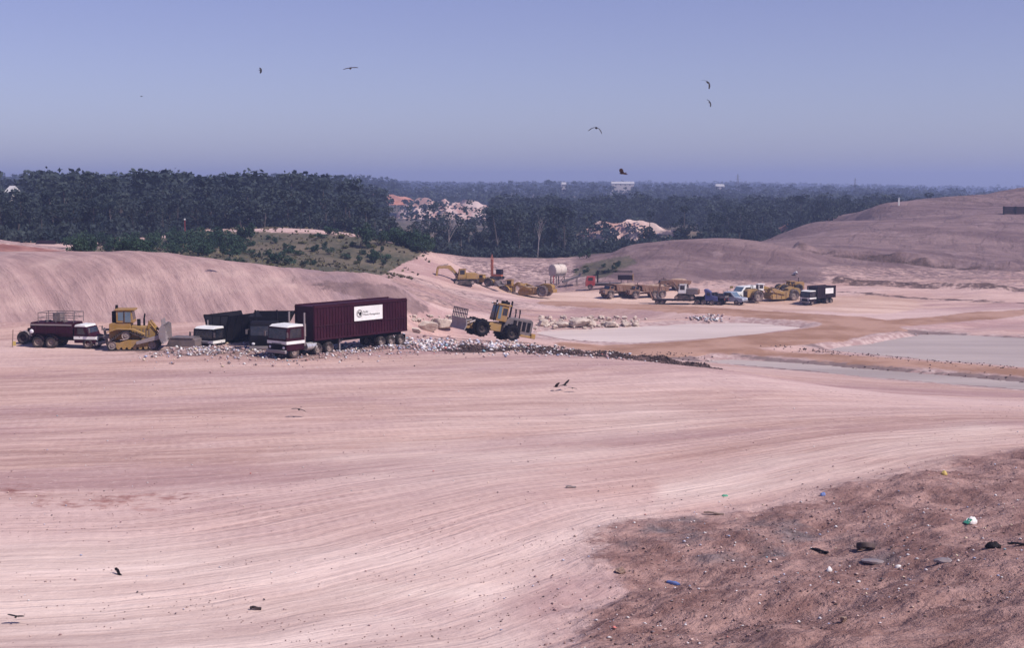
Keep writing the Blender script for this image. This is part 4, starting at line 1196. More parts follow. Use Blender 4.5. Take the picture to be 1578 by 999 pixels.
def loader(label, paintm='yellow_dusty', scale=1.0, rim='yellow', top=3.05):
    r = thing('wheel_loader', label, 'loader')
    for x in (1.5, -1.5):
        for y in (-1.05, 1.05): wheel(r, x, y, .85, .6, 'tyre', rim)
    m = MB(); m.prism([(-2.9, .8), (-2.9, 1.9), (-2.6, 2.1), (-.9, 2.1), (-.9, .7)], -.75, .75); m.build('engine_housing', paintm, r, .05)
    m = MB(); m.prism([(-.9, .8), (-.9, 1.6), (.8, 1.5), (2.1, 1.3), (2.1, .7)], -.5, .5); m.build('front_frame', paintm, r, .04)
    m = MB(); m.prism([(-.95, 1.61), (-.95, top), (.1, top), (.3, 1.61)], -.7, .7); c = m.build('cab', paintm, r, .03)
    m = MB(); m.box((-.4, 0, top + .07), (1.3, 1.55, .12)); m.build('roof', paintm, c)
    for s in (-1, 1):
        m = MB(); m.box((-.4, s * .71, (1.7 + top) / 2), (.8, .02, (top - 1.7) * .75)); m.build('side_window', 'glass', c)
        m = MB(); m.prism([(.6, 1.5), (.6, 1.8), (2.2, 1.2), (3.0, .6), (2.9, .4), (2.1, .9)], s * .5 - .1, s * .5 + .1); m.build('lift_arm', paintm, r)
    m = MB(); m.prism([(2.9, .2), (2.95, 1.1), (3.1, 1.15), (3.1, .35), (4.0, .2), (4.0, .1), (3.0, .1)], -1.4, 1.4)
    for s in (-1, 1): m.prism([(3.0, .15), (3.0, 1.12), (3.35, .9), (4.0, .15)], s * 1.4 - .03, s * 1.4 + .03)
    m.build('bucket', 'grey', r, smooth=False)
    m = MB(); m.cyl((-1.9, .25, 2.1), (-1.9, .25, 2.9), .06, n=8); m.build('exhaust_stack', 'black', r)
    r.scale = (scale,) * 3
    return r


ld = loader('low dusty loader parked beside the yellow excavator', 'yellow_dusty', .85, 'grey', 2.2)
p = hit(745, 442); set_xy(ld, p.x, p.y + 1, R(-22))
ld2 = loader('dark-wheeled yellow loader standing behind the tan motor scraper', 'yellow', .95, 'tyre', 2.15)
p = hit(1222, 462); set_xy(ld2, p.x + 1.0, p.y + 9, R(200)); 


def excavator(label, paintm, housem, reach='near', scale=1.0, cabm=None):
    r = thing('excavator', label, 'excavator')
    for s in (-1, 1):
        y = s * 1.1
        m = MB(); out = hull2([(1.5, .42, .4), (-1.5, .42, .4)])
        m.prism(out, y - .28, y + .28)
        for i in range(16):
            x = -1.6 + i * .21
            m.box((x, y, .85), (.06, .6, .06)); m.box((x, y, 0), (.06, .6, .06))
        t = m.build('track', 'tyre', r, smooth=False)
        for x in (-1.5, 1.5):
            g = MB(); g.cyl((x, y - .3, .42), (x, y + .3, .42), .28, n=12); g.build('idler', 'rim', t)
    m = MB(); m.cyl((0, 0, .5), (0, 0, 1.0), .6, n=14); m.box((0, 0, .5), (1.4, 1.8, .3)); m.build('undercarriage', 'grey', r)
    m = MB(); m.prism([(-2.5, 1.02), (-2.5, 2.0), (-2.2, 2.15), (.5, 2.1), (1.3, 1.35), (1.3, 1.02)], -1.2, -.25); m.prism([(-2.5, 1.02), (-2.5, 2.0), (-2.2, 2.1), (-.35, 2.1), (-.35, 1.02)], -.25, 1.2); m.box((.5, .0, 1.12), (1.6, 2.3, .2))
    hs = m.build('engine_house', housem, r, .04)
    m = MB(); m.box((-2.62, 0, 1.5), (.3, 2.3, .85)); m.build('counterweight', paintm, r, .06)
    m = MB(); m.prism([(-.3, 1.23), (-.3, 2.85), (.9, 2.85), (1.25, 1.23)], .3, 1.2); c = m.build('cab', cabm or housem, r, .04)
    m = MB(); m.box((.3, .75, 2.9), (1.3, 1.0, .08)); m.build('roof', cabm or housem, c)
    m = MB(); m.box((.4, 1.21, 2.3), (.9, .02, .8)); m.build('side_window', 'glass', c)
    m = MB(); m.prism([(1.12, 1.75), (.92, 2.78), (.95, 2.78), (1.15, 1.75)], .38, 1.12); m.build('windscreen', 'glass', c)
    # boom, stick, bucket
    a = (.9, 1.6); b = (3.2, 4.0) if reach == 'high' else (2.6, 3.3); d = (5.0, 3.3) if reach == 'high' else (4.7, 3.15); e = (5.1, 1.0) if reach != 'high' else (6.0, .9)
    m = MB(); m.prism([(a[0], a[1] - .2), (a[0], a[1] + .25), (b[0] - .3, b[1] + .2), (b[0] + .4, b[1] + .25), (d[0], d[1] + .2), (d[0], d[1] - .15), (b[0] + .3, b[1] - .35)], -.5, -.1); m.build('boom', paintm, r, .03)
    m = MB(); m.prism([(d[0] - .5, d[1] + .35), (d[0], d[1] + .3), (d[0] + .25, d[1] - .1), (e[0] + .15, e[1]), (e[0] - .15, e[1]), (d[0] - .15, d[1] - .2)], -.45, -.15); m.build('stick', paintm, r, .03)
    m = MB(); ex, ez = e
    m.prism([(ex + .2, ez + .1), (ex + .45, ez - .4), (ex + .2, ez - .95), (ex - .45, ez - 1.05), (ex - .65, ez - .85), (ex - .2, ez - .75), (ex + .05, ez - .4), (ex - .15, ez + .1)], -.85, .25); m.build('bucket', 'grey', r)
    for y in (-.6, 0.0):
        m = MB(); cyl_arm(m, (1.2, y, 1.3), ((a[0] + b[0]) / 2 + .3, y, (a[1] + b[1]) / 2 + .1), .1, .06); m.build('hydraulic_cylinder', 'steel', r)
    m = MB(); cyl_arm(m, (b[0] + .2, -.3, b[1] + .45), (d[0] - .4, -.3, d[1] + .4), .1, .06); m.build('hydraulic_cylinder', 'steel', r)
    r.scale = (scale,) * 3
    return r


ex1 = excavator('yellow excavator with its bucket lowered, alone on the slope above the boulders', 'yellow_dusty', 'yellow_dusty', 'near', .9)
p = hit(714, 439); set_xy(ex1, p.x, p.y, R(180 + 12))


def low_loader():
    r = thing('low_loader_truck', 'maroon low loader truck with blue cab carrying the white-cabbed excavator', 'truck')
    m = MB(); m.box((0, 0, .82), (7.4, 2.5, .22)); m.prism([(3.7, .72), (3.7, .95), (4.4, 1.55), (6.0, 1.55), (6.0, 1.35), (4.5, 1.3), (4.0, .72)], -.6, .6)
    for i in range(7): m.box((-3.3 + i * 1.1, 0, .7), (.15, 2.4, .14))
    m.build('deck', 'maroon_dark', r, .03)
    m = MB(); m.prism([(-3.75, .72), (-3.9, .85), (-4.5, 2.5), (-4.35, 2.5), (-3.75, .95)], -1.15, -.45); m.prism([(-3.75, .72), (-3.9, .85), (-4.5, 2.5), (-4.35, 2.5), (-3.75, .95)], .45, 1.15); m.build('ramp', 'brown', r)
    for x in (-2.9, -1.9):
        for y in (-.95, .95): wheel(r, x, y, .42, .5)
    for x in (4.7, 5.9):
        for y in (-.95, .95): wheel(r, x, y, .5, .5)
    chassis(r, 4.1, 8.0, .85)
    for y in (-.98, .98): wheel(r, 7.5, y, .5, .32)
    m = MB(); m.prism([(6.2, .8), (6.2, 2.4), (7.3, 2.4), (7.6, 1.75), (8.5, 1.6), (8.6, .75)], -1.1, 1.1); c = m.build('cab', 'blue', r, .05)
    m = MB(); m.prism([(6.1, 2.42), (6.0, 2.95), (6.5, 2.95), (7.35, 2.42)], -1.1, 1.1); m.build('wind_deflector', 'blue', c, .03)
    m = MB(); m.prism([(7.33, 2.32), (7.58, 1.8), (7.62, 1.8), (7.37, 2.32)], -.95, .95); m.build('windscreen', 'glass', c)
    for s in (-1, 1):
        m = MB(); m.box((6.85, s * 1.11, 2.05), (.6, .02, .5)); m.build('side_window', 'glass', c)
    return r


ll = low_loader(); p = hit(1052, 470); set_xy(ll, p.x - 1.5, p.y + 1.2, R(-14)); ll.scale = (.88,) * 3
ex2 = excavator('white-cabbed excavator riding on the maroon low loader truck', 'brown', 'grey', 'near', .88, 'white')
ex2.location = ll.location + Vector((math.cos(R(-14)) * 2.0, math.sin(R(-14)) * 2.0, .93 * .88)); ex2.rotation_euler.z = R(180 - 12)


def dumper(label):
    r = thing('dump_truck', label, 'dump truck', group='rusty brown dump trucks in the yard')
    for x in (3.2, -1.1, -2.75):
        for y in (-1.05, 1.05): wheel(r, x, y, .78, .62, 'tyre_dusty', 'rim')
    chassis(r, -3.6, 4.3, .95, 1.0, 'brown')
    m = MB(); m.prism([(-4.1, 1.55), (-3.6, 1.2), (1.4, 1.25), (1.8, 1.6), (1.9, 2.5), (2.6, 2.65), (2.6, 2.75), (1.4, 2.7), (-4.3, 2.2)], -1.25, 1.25)
    for i in range(6):
        for s in (-1, 1): m.box((-3.4 + i * .9, s * 1.28, 1.8), (.12, .08, .8))
    m.build('tip_body', 'brown', r, .04)
    m = MB(); m.sph((-1.2, 0, 2.35), (2.5, 1.1, .45), 12, 6); m.build('soil_load', 'stone', r)
    m = MB(); m.prism([(2.2, .8), (2.2, 2.45), (3.2, 2.45), (3.45, 1.75), (4.5, 1.6), (4.6, .8)], -1.0, 1.0); c = m.build('cab', 'brown', r, .05)
    m = MB(); m.prism([(3.18, 2.4), (3.43, 1.82), (3.47, 1.82), (3.22, 2.4)], -.85, .85); m.build('windscreen', 'glass', c)
    for s in (-1, 1):
        m = MB(); m.box((2.75, s * 1.01, 2.1), (.65, .02, .5)); m.build('side_window', 'glass', c)
        m = MB(); m.sph((4.6, s * .7, 1.3), (.05, .13, .12), 8, 5); m.build('headlight', 'lamp', c)
    m = MB(); m.cyl((2.05, -.8, 1.5), (2.05, -.8, 3.1), .07, n=8); m.build('exhaust_stack', 'black', r)
    return r


d1 = dumper('rusty brown dump truck in front of the crane truck, furthest left of its kind')
d2 = copy_tree(d1); d2['label'] = 'rusty brown dump truck in the middle of the three, just left of the low loader'
p = hit(957, 460); set_xy(d1, p.x, p.y + 1.2, R(180 + 32)); d1.scale = (.88,) * 3
p = hit(1000, 461); set_xy(d2, p.x, p.y + 1.5, R(180 + 18)); d2.scale = (.85,) * 3


def crane_truck():
    r = thing('crane_truck', 'red-cabbed truck with a long black lattice jib over its tray', 'crane truck')
    chassis(r, -4.2, 2.6)
    for x in (1.8, -2.4, -3.5):
        for y in (-.95, .95): wheel(r, x, y, .5, .4)
    m = MB(); m.prism([(.9, .7), (.9, 2.5), (2.5, 2.5), (2.75, 1.6), (2.75, .6)], -1.1, 1.1); c = m.build('cab', 'red', r, .06)
    m = MB(); m.prism([(2.48, 2.4), (2.72, 1.68), (2.76, 1.68), (2.52, 2.4)], -.95, .95); m.build('windscreen', 'glass', c)
    for s in (-1, 1):
        m = MB(); m.box((1.75, s * 1.11, 2.0), (.9, .02, .6)); m.build('side_window', 'glass', c)
    m = MB(); m.box((-1.8, 0, 1.15), (5.0, 2.3, .15)); m.build('tray', 'grey', r)
    m = MB(); m.cyl((.4, 0, 1.2), (.4, 0, 3.7), .15, n=8); m.build('crane_post', 'black', r)
    m = MB()
    for dy, dz_ in ((-.15, 0), (.15, 0), (0, .3)): m.tube([(.4, dy, 3.3 + dz_), (-6.4, dy, 3.3 + dz_)], .05)
    for i in range(14): m.tube([(.3 - i * .47, -.15, 3.3), (.06 - i * .47, 0, 3.6), (-.17 - i * .47, .15, 3.3)], .03, 4)
    m.build('jib', 'black', r)
    m = MB(); m.box((-5.0, 0, 2.3), (2.9, 1.5, .9)); b = m.build('equipment_box', 'maroon_dark', r, .03)
    m = MB(); m.box((-6.5, 0, 2.35), (.12, 1.5, 1.4)); m.build('end_board', 'yellow', b)
    m = MB()
    for y in (-.5, .5): m.cyl((-5.5, y, 0.02), (-5.5, y, 1.86), .07, n=6); m.cyl((-4.2, y, 1.1), (-4.2, y, 1.86), .07, n=6)
    m.build('box_stand', 'grey', r)
    return r


d3 = dumper('dusty tan dump truck behind the white excavator boom'); d3['label'] = 'rusty brown dump truck half hidden behind the white-cabbed excavator'
p = hit(1040, 452); set_xy(d3, p.x, p.y + 3, R(205)); d3.scale = (.78,) * 3
ct = crane_truck(); p = hit(912, 449); set_xy(ct, p.x + 1.6, p.y + 2.5, R(180 - 6)); ct.scale = (.95,) * 3

t4 = bin_truck('small dark maroon bin truck with white roof and side sign, alone on the haul road', 'maroon_dark', 'maroon_dark', 6.8, 2.1, sign=True, scale=1.0)
p = hit(1262, 470); set_xy(t4, p.x, p.y + 1.5, R(180 + 38)); t4.scale = (.92,) * 3


def ute(label, paintm, tray='open', scale=1.0, name='utility_truck', beacon=False):
    r = thing(name, label, 'ute')
    for x in (1.35, -1.35):
        for y in (-.75, .75): wheel(r, x, y, .36, .24)
    m = MB(); m.prism([(-2.3, .4), (2.2, .4), (2.3, .7), (2.25, .95), (1.15, 1.08), (.55, 1.72), (-.55, 1.75), (-.75, 1.05), (-2.3, 1.0)] if tray == 'open' else
                      [(-2.3, .4), (2.2, .4), (2.3, .7), (2.25, .95), (1.15, 1.08), (.55, 1.75), (-2.1, 1.78), (-2.3, 1.05)], -.85, .85)
    b = m.build('body', paintm, r, .06)
    m = MB(); m.prism([(1.1, 1.12), (.6, 1.66), (.66, 1.66), (1.16, 1.12)], -.72, .72); m.build('windscreen', 'glass_pale', b)
    for s in (-1, 1):
        m = MB(); m.prism([(-.45, 1.1), (.85, 1.1), (.42, 1.62), (-.42, 1.62)], s * .86 - .01, s * .86 + .01); m.build('side_window', 'glass', b)
        m = MB(); m.sph((2.27, s * .6, .78), (.05, .15, .1), 8, 5); m.build('headlight', 'lamp', b)
        m = MB(); m.sph((-2.31, s * .68, .8), (.04, .08, .14), 8, 5); m.build('tail_light', 'red', b)
    m = MB(); m.box((2.3, 0, .5), (.16, 1.7, .16)); m.build('bumper', 'grey', r, .03)
    if tray == 'open':
        m = MB(); m.box((-1.55, 0, 1.04), (1.6, 1.6, .06))
        for s in (-1, 1): m.box((-1.55, s * .8, 1.2), (1.6, .05, .3)); m.cyl((-.72, s * .7, 1.05), (-.72, s * .7, 1.85), .035, n=6)
        m.box((-2.36, 0, 1.2), (.05, 1.6, .3)); m.cyl((-.72, -.7, 1.85), (-.72, .7, 1.85), .035, n=6); m.build('tray', 'grey', r)
    if beacon:
        m = MB(); m.cyl((0, 0, 1.76), (0, 0, 2.5), .02, n=5); m.box((.2, 0, 2.35), (.5, .02, .3)); m.build('safety_flag', 'yelplast', r)
    r.scale = (scale,) * 3
    return r


u1 = ute('pale blue ute with open tray parked facing the haul road', 'paleblue', 'open', 1.22, beacon=True); p = hit(1126, 470); set_xy(u1, p.x, p.y + .8, R(-35))
u2 = ute('dark cluttered ute between the low loader and the pale blue ute', 'black', 'open', 1.12); p = hit(1098, 470); set_xy(u2, p.x, p.y + .8, R(150))
u3 = ute('white station wagon parked beside the tan motor scraper', 'white', 'wagon', 1.3, 'station_wagon'); u3['category'] = 'car'; p = hit(1150, 465); set_xy(u3, p.x, p.y + 3, R(215))


def water_tank():
    r = thing('water_tank', 'pale cream cylinder tank raised on a steel stand', 'tank')
    m = MB(); m.lathe_y([(-1.6, .01), (-1.62, 1.0), (-1.5, 1.25), (1.5, 1.25), (1.62, 1.0), (1.6, .01)], 24, (0, 0, 3.1))
    for y in (-1.3, 0, 1.3): m.lathe_y([(y - .05, 1.25), (y - .05, 1.29), (y + .05, 1.29), (y + .05, 1.25)], 24, (0, 0, 3.1))
    t = m.build('tank_shell', 'tank', r)
    m = MB(); m.cyl((0, .3, 4.3), (0, .3, 4.55), .22, n=12); m.build('filler_cap', 'grey', t)
    m = MB()
    for x in (-.9, .9):
        for y in (-1.1, 1.1): m.box((x, y, 1.0), (.16, .16, 2.1))
        m.box((x, 0, 2.05), (.18, 2.9, .18))
    for y in (-1.1, 1.1):
        m.prism([(-1.0, 2.1), (1.0, 2.1), (1.15, 2.75), (.9, 2.4), (.0, 2.0), (-.9, 2.4), (-1.15, 2.75)], y - .08, y + .08); m.tube([(-.9, y, .1), (.9, y, 1.9)], .05)
    m.build('stand', 'grey', r)
    m = MB(); m.tube([(.6, -1.3, 1.95), (.6, -1.7, 1.9), (.6, -1.7, .4)], .1, 8); m.build('outlet_pipe', 'red', r)
    return r


wt = water_tank(); p = hit(860, 443); set_xy(wt, p.x, p.y + 3, R(-50)); wt.scale = (.92,) * 3
r = thing('conveyor_chute', 'grey steel chute on legs beside the pale raised tank', 'chute')
m = MB(); m.prism([(-1.6, .7), (1.9, 1.9), (2.1, 2.5), (1.9, 2.5), (1.7, 2.1), (-1.6, 1.0)], -.8, .8); m.build('trough', 'grey', r)
m = MB()
for x, z in ((-.8, 1.0), (1.2, 1.65)):
    for y in (-.6, .6): m.box((x, y, z / 2), (.12, .12, z))
m.build('leg_frame', 'grey', r)
p = hit(880, 444); set_xy(r, p.x, p.y + 2, R(8))


def drill():
    r = thing('drill_rig', 'orange drill rig with an upright mast beside the dusty loader', 'drill rig')
    for s in (-1, 1):
        m = MB(); m.prism(hull2([(1.1, .35, .33), (-1.1, .35, .33)]), s * .75 - .22, s * .75 + .22); m.build('track', 'tyre', r, smooth=False)
    m = MB(); m.box((0, 0, .85), (2.3, 1.3, .5)); m.build('base_frame', 'orange', r, .04)
    m = MB(); m.box((-.6, 0, 1.65), (1.3, 1.3, 1.1)); m.build('engine_house', 'maroon_dark', r, .05)
    m = MB()
    for x, y in ((1.0, -.22), (1.0, .22), (1.4, -.22), (1.4, .22)): m.cyl((x, y, .6), (x, y, 4.9), .05, n=5)
    for i in range(9):
        z = .8 + i * .48
        m.box((1.0, 0, z), (.05, .44, .06)); m.box((1.4, 0, z), (.05, .44, .06)); m.box((1.2, -.22, z), (.4, .05, .06)); m.tube([(1.0, .22, z), (1.4, .22, z + .45)], .03, 4)
    m.box((1.2, 0, 2.6), (.36, .38, 3.6)); m.build('mast', 'orange', r)
    m = MB(); cyl_arm(m, (-.2, 0, 2.2), (1.0, 0, 3.2), .09, .05); m.build('hydraulic_cylinder', 'steel', r)
    m = MB(); m.cyl((1.2, 0, 4.9), (1.2, 0, 5.5), .1, n=6); m.build('mast_head', 'orange', r)
    return r


dr = drill(); p = hit(766, 432); set_xy(dr, p.x, p.y + 1, R(160)); dr.scale = (.9,) * 3

# low steel ramp between dozer and bins
r = thing('steel_ramp', 'low grey steel ramp lying between the bulldozer and the small tip truck', 'ramp')
m = MB(); m.prism([(-1.4, 0), (-1.1, .75), (1.1, .8), (1.4, .7), (1.4, 0)], -1.0, 1.0)
m.build('plate', 'grey', r, .03)
m = MB(); m.box((0, 0, .82), (2.4, 2.1, .06)); m.build('top_rail', 'grey', r)
front_at(r, 285, 532, 130, R(-10), 0)
# stake with yellow flash
r = thing('marker_stake', 'thin dark survey stake with a yellow flash at the platform edge', 'stake')
m = MB(); m.box((0, 0, .8), (.06, .06, 1.6), (0, 4, 0)); m.build('post', 'timber', r)
m = MB(); m.box((.12, 0, .35), (.3, .03, .4)); m.build('flag', 'yelplast', r)
p = hit(20, 536); set_xy(r, p.x, p.y, 0)


# ------------------------------------------------------------------ boulders
def boulder_mesh(seed, mat='sandstone', sq=(1, .8, .62)):
    rg = np.random.default_rng(seed)
    m = MB(); m.sph((0, 0, 0), (1, 1, 1), 26, 18)
    v = np.array(m.v)
    for _ in range(12):                                       # chop flat faces
        n = rg.normal(size=3); n /= np.linalg.norm(n); d = rg.uniform(.38, .72)
        k = v @ n - d; v = v - np.outer(np.maximum(k, 0) * .97, n)
    v *= 1.35; v *= sq; v += .07 * np.stack([vnoise(v[:, 1] * 5 + seed, v[:, 2] * 5), vnoise(v[:, 0] * 5, v[:, 2] * 5 + seed), vnoise(v[:, 0] * 5 + seed, v[:, 1] * 5)], 1)
    m.v = [tuple(x) for x in v]
    return m.mesh('boulder', mat)


BM = [boulder_mesh(i) for i in range(6)]


def boulder(px, py, wpx, label, i, group=None, mesh=None, name='boulder', cat='boulder', sink=.25, tall=1.0, rz=None):
    p = hit(px, py); s = wpx / 2 * p.y / F
    o = link(name, (mesh or BM[i % 6])); o.location = (p.x, p.y + s * .5, p.z + s * .62 * (1 - sink) * tall)
    o.scale = (s, s, s * tall); o.rotation_euler = (0, R(random.uniform(-8, 8)), R(random.uniform(0, 360) if rz is None else rz))
    return tag(o, label, cat, group)


for k, (px, py, wp, lb) in enumerate([
    (655, 511, 34, 'big pale boulder with a dark hollow behind the maroon trailer'), (678, 509, 34, 'rounded pale boulder between the hollowed one and the compactor blade'),
    (640, 513, 18, 'small pink boulder touching the rear of the maroon trailer'), (700, 500, 26, 'pale boulder just behind the compactor blade'),
    (732, 502, 28, 'pale boulder behind the compactor front wheel'), (890, 506, 40, 'longest pale sandstone slab by the pond'), (862, 505, 24, 'pale boulder left of the longest sandstone slab'),
    (835, 503, 22, 'pale boulder right behind the compactor engine'), (912, 505, 20, 'small pale boulder right of the longest sandstone slab'), (938, 505, 20, 'grey pointed boulder near the middle of the pond bank'),
    (965, 505, 18, 'low pinkish boulder at the far end of the pond bank')]):
    boulder(px, py, wp, lb, k, 'pale boulders along the pond bank', tall=(.55 if wp == 40 else 1.0 if wp > 30 else .85))
for k in range(150):
    px = random.choice([random.uniform(632, 720), random.uniform(825, 1000), random.uniform(825, 1000), random.uniform(840, 985)])
    boulder(px, random.uniform(490, 508) if px < 1050 else random.uniform(490, 498), random.uniform(3, 11), 'small pale rock scattered between the boulders on the pond bank', k, 'small pale rocks on the pond bank', name='rock', cat='rock')

# ------------------------------------------------------------------ trees
def leaf_quads(rg, centres, radii, n, size, flat=.75):
    """n leaf clumps spread through several ellipsoids -> (4n,3)"""
    w_ = radii ** 2; w_ = w_ / w_.sum()
    k = rg.choice(len(centres), n, p=w_)
    d = rg.normal(size=(n, 3)); d /= np.linalg.norm(d, axis=1)[:, None]
    rr = rg.uniform(.35, 1.0, n) ** .6
    c = centres[k] + d * (radii[k] * rr)[:, None] * np.array([1, 1, flat])
    a = rg.normal(size=(n, 3)); a /= np.linalg.norm(a, axis=1)[:, None]
    b = np.cross(a, rg.normal(size=(n, 3))); b /= np.linalg.norm(b, axis=1)[:, None]
    s = size * rg.uniform(.6, 1.4, n)
    a = a * (s * .5)[:, None]; b = b * (s * .34)[:, None]
    return np.stack([c - a, c - b, c + a, c + b], 1).reshape(-1, 3)


def tree_proto(seed, H=14.0, n=520, size=.62, bare=.32, spread=.24, lean=.05):
    rg = np.random.default_rng(seed)
    nc = int(rg.integers(7, 12))
    cs = []; rs = []; limbs = []
    top = np.array([rg.normal() * lean * H, rg.normal() * lean * H, H * .84])
    for i in range(nc):
        t = rg.uniform(bare, 1.0)
        base = top * (t * .82); ang = rg.uniform(0, 6.28)
        rad = H * spread * rg.uniform(.35, 1.0) * (1.15 - .75 * abs(t - .55))
        c = np.array([base[0] + math.cos(ang) * rad, base[1] + math.sin(ang) * rad, H * (bare + (1 - bare) * t) * .93])
        cs.append(c); rs.append(H * rg.uniform(.075, .135)); limbs.append((base, c))
    cs.append(top + [0, 0, H * .05]); rs.append(H * .1)
    q = leaf_quads(rg, np.array(cs), np.array(rs), n, size)
    return q, top, limbs


def tree_meshes(seed, H, n, size, leaf='leaf', bark='bark', **kw):
    q, top, limbs = tree_proto(seed, H, n, size, **kw)
    crown = np_mesh('crown', q, np.arange(len(q)).reshape(-1, 4), leaf)
    m = MB()
    p0 = Vector((0, 0, -.5)); mid = Vector(top) * .5 + Vector((.15, -.1, 0)) * .02 * H; p1 = Vector(top)
    k_ = .6 if bark == 'bark_pale' else 1.0
    m.cyl(p0, mid, H * .018 * k_, H * .013 * k_, 7); m.cyl(mid, p1, H * .013 * k_, H * .004, 6)
    for b, c in limbs: m.cyl(Vector(b), Vector(c), H * .007, H * .002, 5)
    return crown, m.mesh('trunk', bark)


def make_tree(name, label, cat, loc, hgt, meshes, H, rz, group=None, wide=1.0):
    t = thing(name, label, cat, loc, rz, group)
    s = hgt / H; t.scale = (s * wide, s * wide, s)
    link('trunk', meshes[1], t); link('crown', meshes[0], t)
    return t


SKY_L = [(-300, 268), (0, 267), (60, 261), (120, 261), (170, 266), (240, 260), (320, 266), (380, 259), (430, 265), (500, 263), (560, 271), (604, 273), (660, 279), (700, 280), (790, 277), (870, 274), (960, 274), (1000, 279), (1050, 283),
         (1100, 279), (1150, 278), (1200, 284), (1300, 287), (1370, 285), (1440, 290), (1578, 292), (1800, 293)]


def skyline(px): return np.interp(px, [a for a, b in SKY_L], [b for a, b in SKY_L])


# windows through which quarry faces and roofs are seen: (x0, x1, y0, y1, distance, share of trees kept)
WIN = [(600, 752, 303, 334, 840, .03), (520, 630, 299, 308, 840, .55), (890, 1075, 338, 376, 485, .05), (1206, 1244, 336, 356, 455, .1), (938, 982, 277, 287, 1380, 0), (1098, 1122, 281, 288, 1380, 0), (862, 876, 278, 285, 1380, 0), (0, 32, 281, 290, 470, 0)]


def front(px): return np.interp(px, [-200, 0, 100, 150, 230, 300, 450, 560, 640, 700, 800, 900, 1000, 1060, 1180, 1250, 1330, 1400, 1578, 1750], [262, 262, 266, 272, 296, 306, 306, 300, 300, 326, 334, 338, 340, 345, 400, 425, 445, 460, 500, 510])


def allowed(X, Y, Z, h, rg):
    """trim tree heights to the wood's real skyline and keep the gaps in it"""
    px, pb = PX(X, Y, Z)
    h = h * (1 + .30 * ss(660, 480, px) * ss(700, 450, Y))
    lim = skyline(px) - 2 * ss(660, 560, px) + np.interp(Y, [280, 450, 800, 1500, 3000], [0, 2, 5, 3, 0]) * ss(600, 640, px) + rg.normal(size=len(px)) * 3.0 + fbm(px / 20, Y / 60, 3) * 13
    lim = np.where(px > 620, np.maximum(lim, np.interp(Y, [300, 380, 480, 700, 1000, 1500, 2500], [322, 318, 308, 300, 291, 283, 270]) + rg.normal(size=len(px)) * 4.5 + fbm(px / 14, Y / 50, 3) * 16), lim)
    lim = np.where((px < 630) & (Y < 330), np.maximum(lim, 300 + rg.normal(size=len(px)) * 14), lim)
    ztop = CAMH - (lim - HOR) / F * Y
    h2 = np.minimum(h, ztop - Z)
    ok = h2 > 4.0
    _, pt = PX(X, Y, Z + h2)
    for x0, x1, y0, y1, D, keep in WIN:
        w = 7 * F / Y * .35
        blk = (px > x0 - w) & (px < x1 + w) & (pt < y1 - 2) & (pb > y0) & (Y < D)
        ok &= ~(blk & (rg.random(len(px)) > keep))
    return h2, ok, px


rg = np.random.default_rng(11)
TM = [tree_meshes(100 + i, 14, 820, .66, spread=.20 + .02 * (i % 3), bare=.06 + .05 * (i % 4)) for i in range(8)]
TP = [tree_meshes(130 + i, 14, 150, .5, bark='bark_pale', spread=.2, bare=.4) for i in range(2)]
# single trees along the near edge of the wood
cand = []
for px in np.arange(-60, 1640, 6.0):
    for k in range(5):
        cand.append((px + rg.uniform(-4, 4), rg.uniform(0, 1) ** 1.4))
cand = np.array(cand)
D = front(cand[:, 0]) + 1 + cand[:, 1] * 40
X = (cand[:, 0] - CX) / F * D; Z = height(X, D)
h, ok, px = allowed(X, D, Z, rg.uniform(5.5, 17.5, len(X)), rg)
order = rg.permutation(np.where(ok)[0])
placed = []; n_t = 0
REG = [(-1e9, 140, 'dark gum tree in the wood behind the red soil mound', 'trees behind the red soil mound'),
       (140, 630, 'dark gum tree in the wood behind the bushy mound', 'trees behind the bushy mound'),
       (630, 900, 'dark gum tree in the valley wood behind the machine yard', 'trees behind the machine yard'),
       (900, 1190, 'dark gum tree in the wood behind the bare round hill', 'trees behind the bare round hill'),
       (1190, 1e9, 'dark gum tree in the wood behind the big spoil hill', 'trees behind the big spoil hill')]
for i in order:
    if n_t >= 285: break
    if any((X[i] - a) ** 2 + (D[i] - b) ** 2 < 15 for a, b in placed): continue
    placed.append((X[i], D[i])); n_t += 1
    lb, gp = [(l, g) for a, b, l, g in REG if a <= px[i] < b][0]
    make_tree('gum_tree', lb, 'tree', (X[i], D[i], Z[i] - .2), h[i], TM[n_t % 8], 14, rg.uniform(0, 6.28), gp, rg.uniform(.95, 1.4))
# two pale bare ones
for (px0, py0, hh, lb) in ((690, 388, 10.5, 'pale bare-trunked gum tree below the quarry face'), (828, 390, 11.5, 'tall pale thin-crowned gum tree in the valley wood')):
    D0 = front(px0) - 4; x0 = (px0 - CX) / F * D0
    make_tree('gum_tree', lb, 'tree', (x0, D0, H1(x0, D0) - .2), hh, TP[0 if px0 < 700 else 1], 14, 1.0, None, 1.0)

# the rest of the wood, too many to count
protoN = [tree_proto(200 + i, 14, 190, .95, spread=.2 + .02 * (i % 3), bare=.10)[0] for i in range(6)]
protoF = [tree_proto(220 + i, 14, 56, 1.9, spread=.22, bare=.12)[0] for i in range(6)]


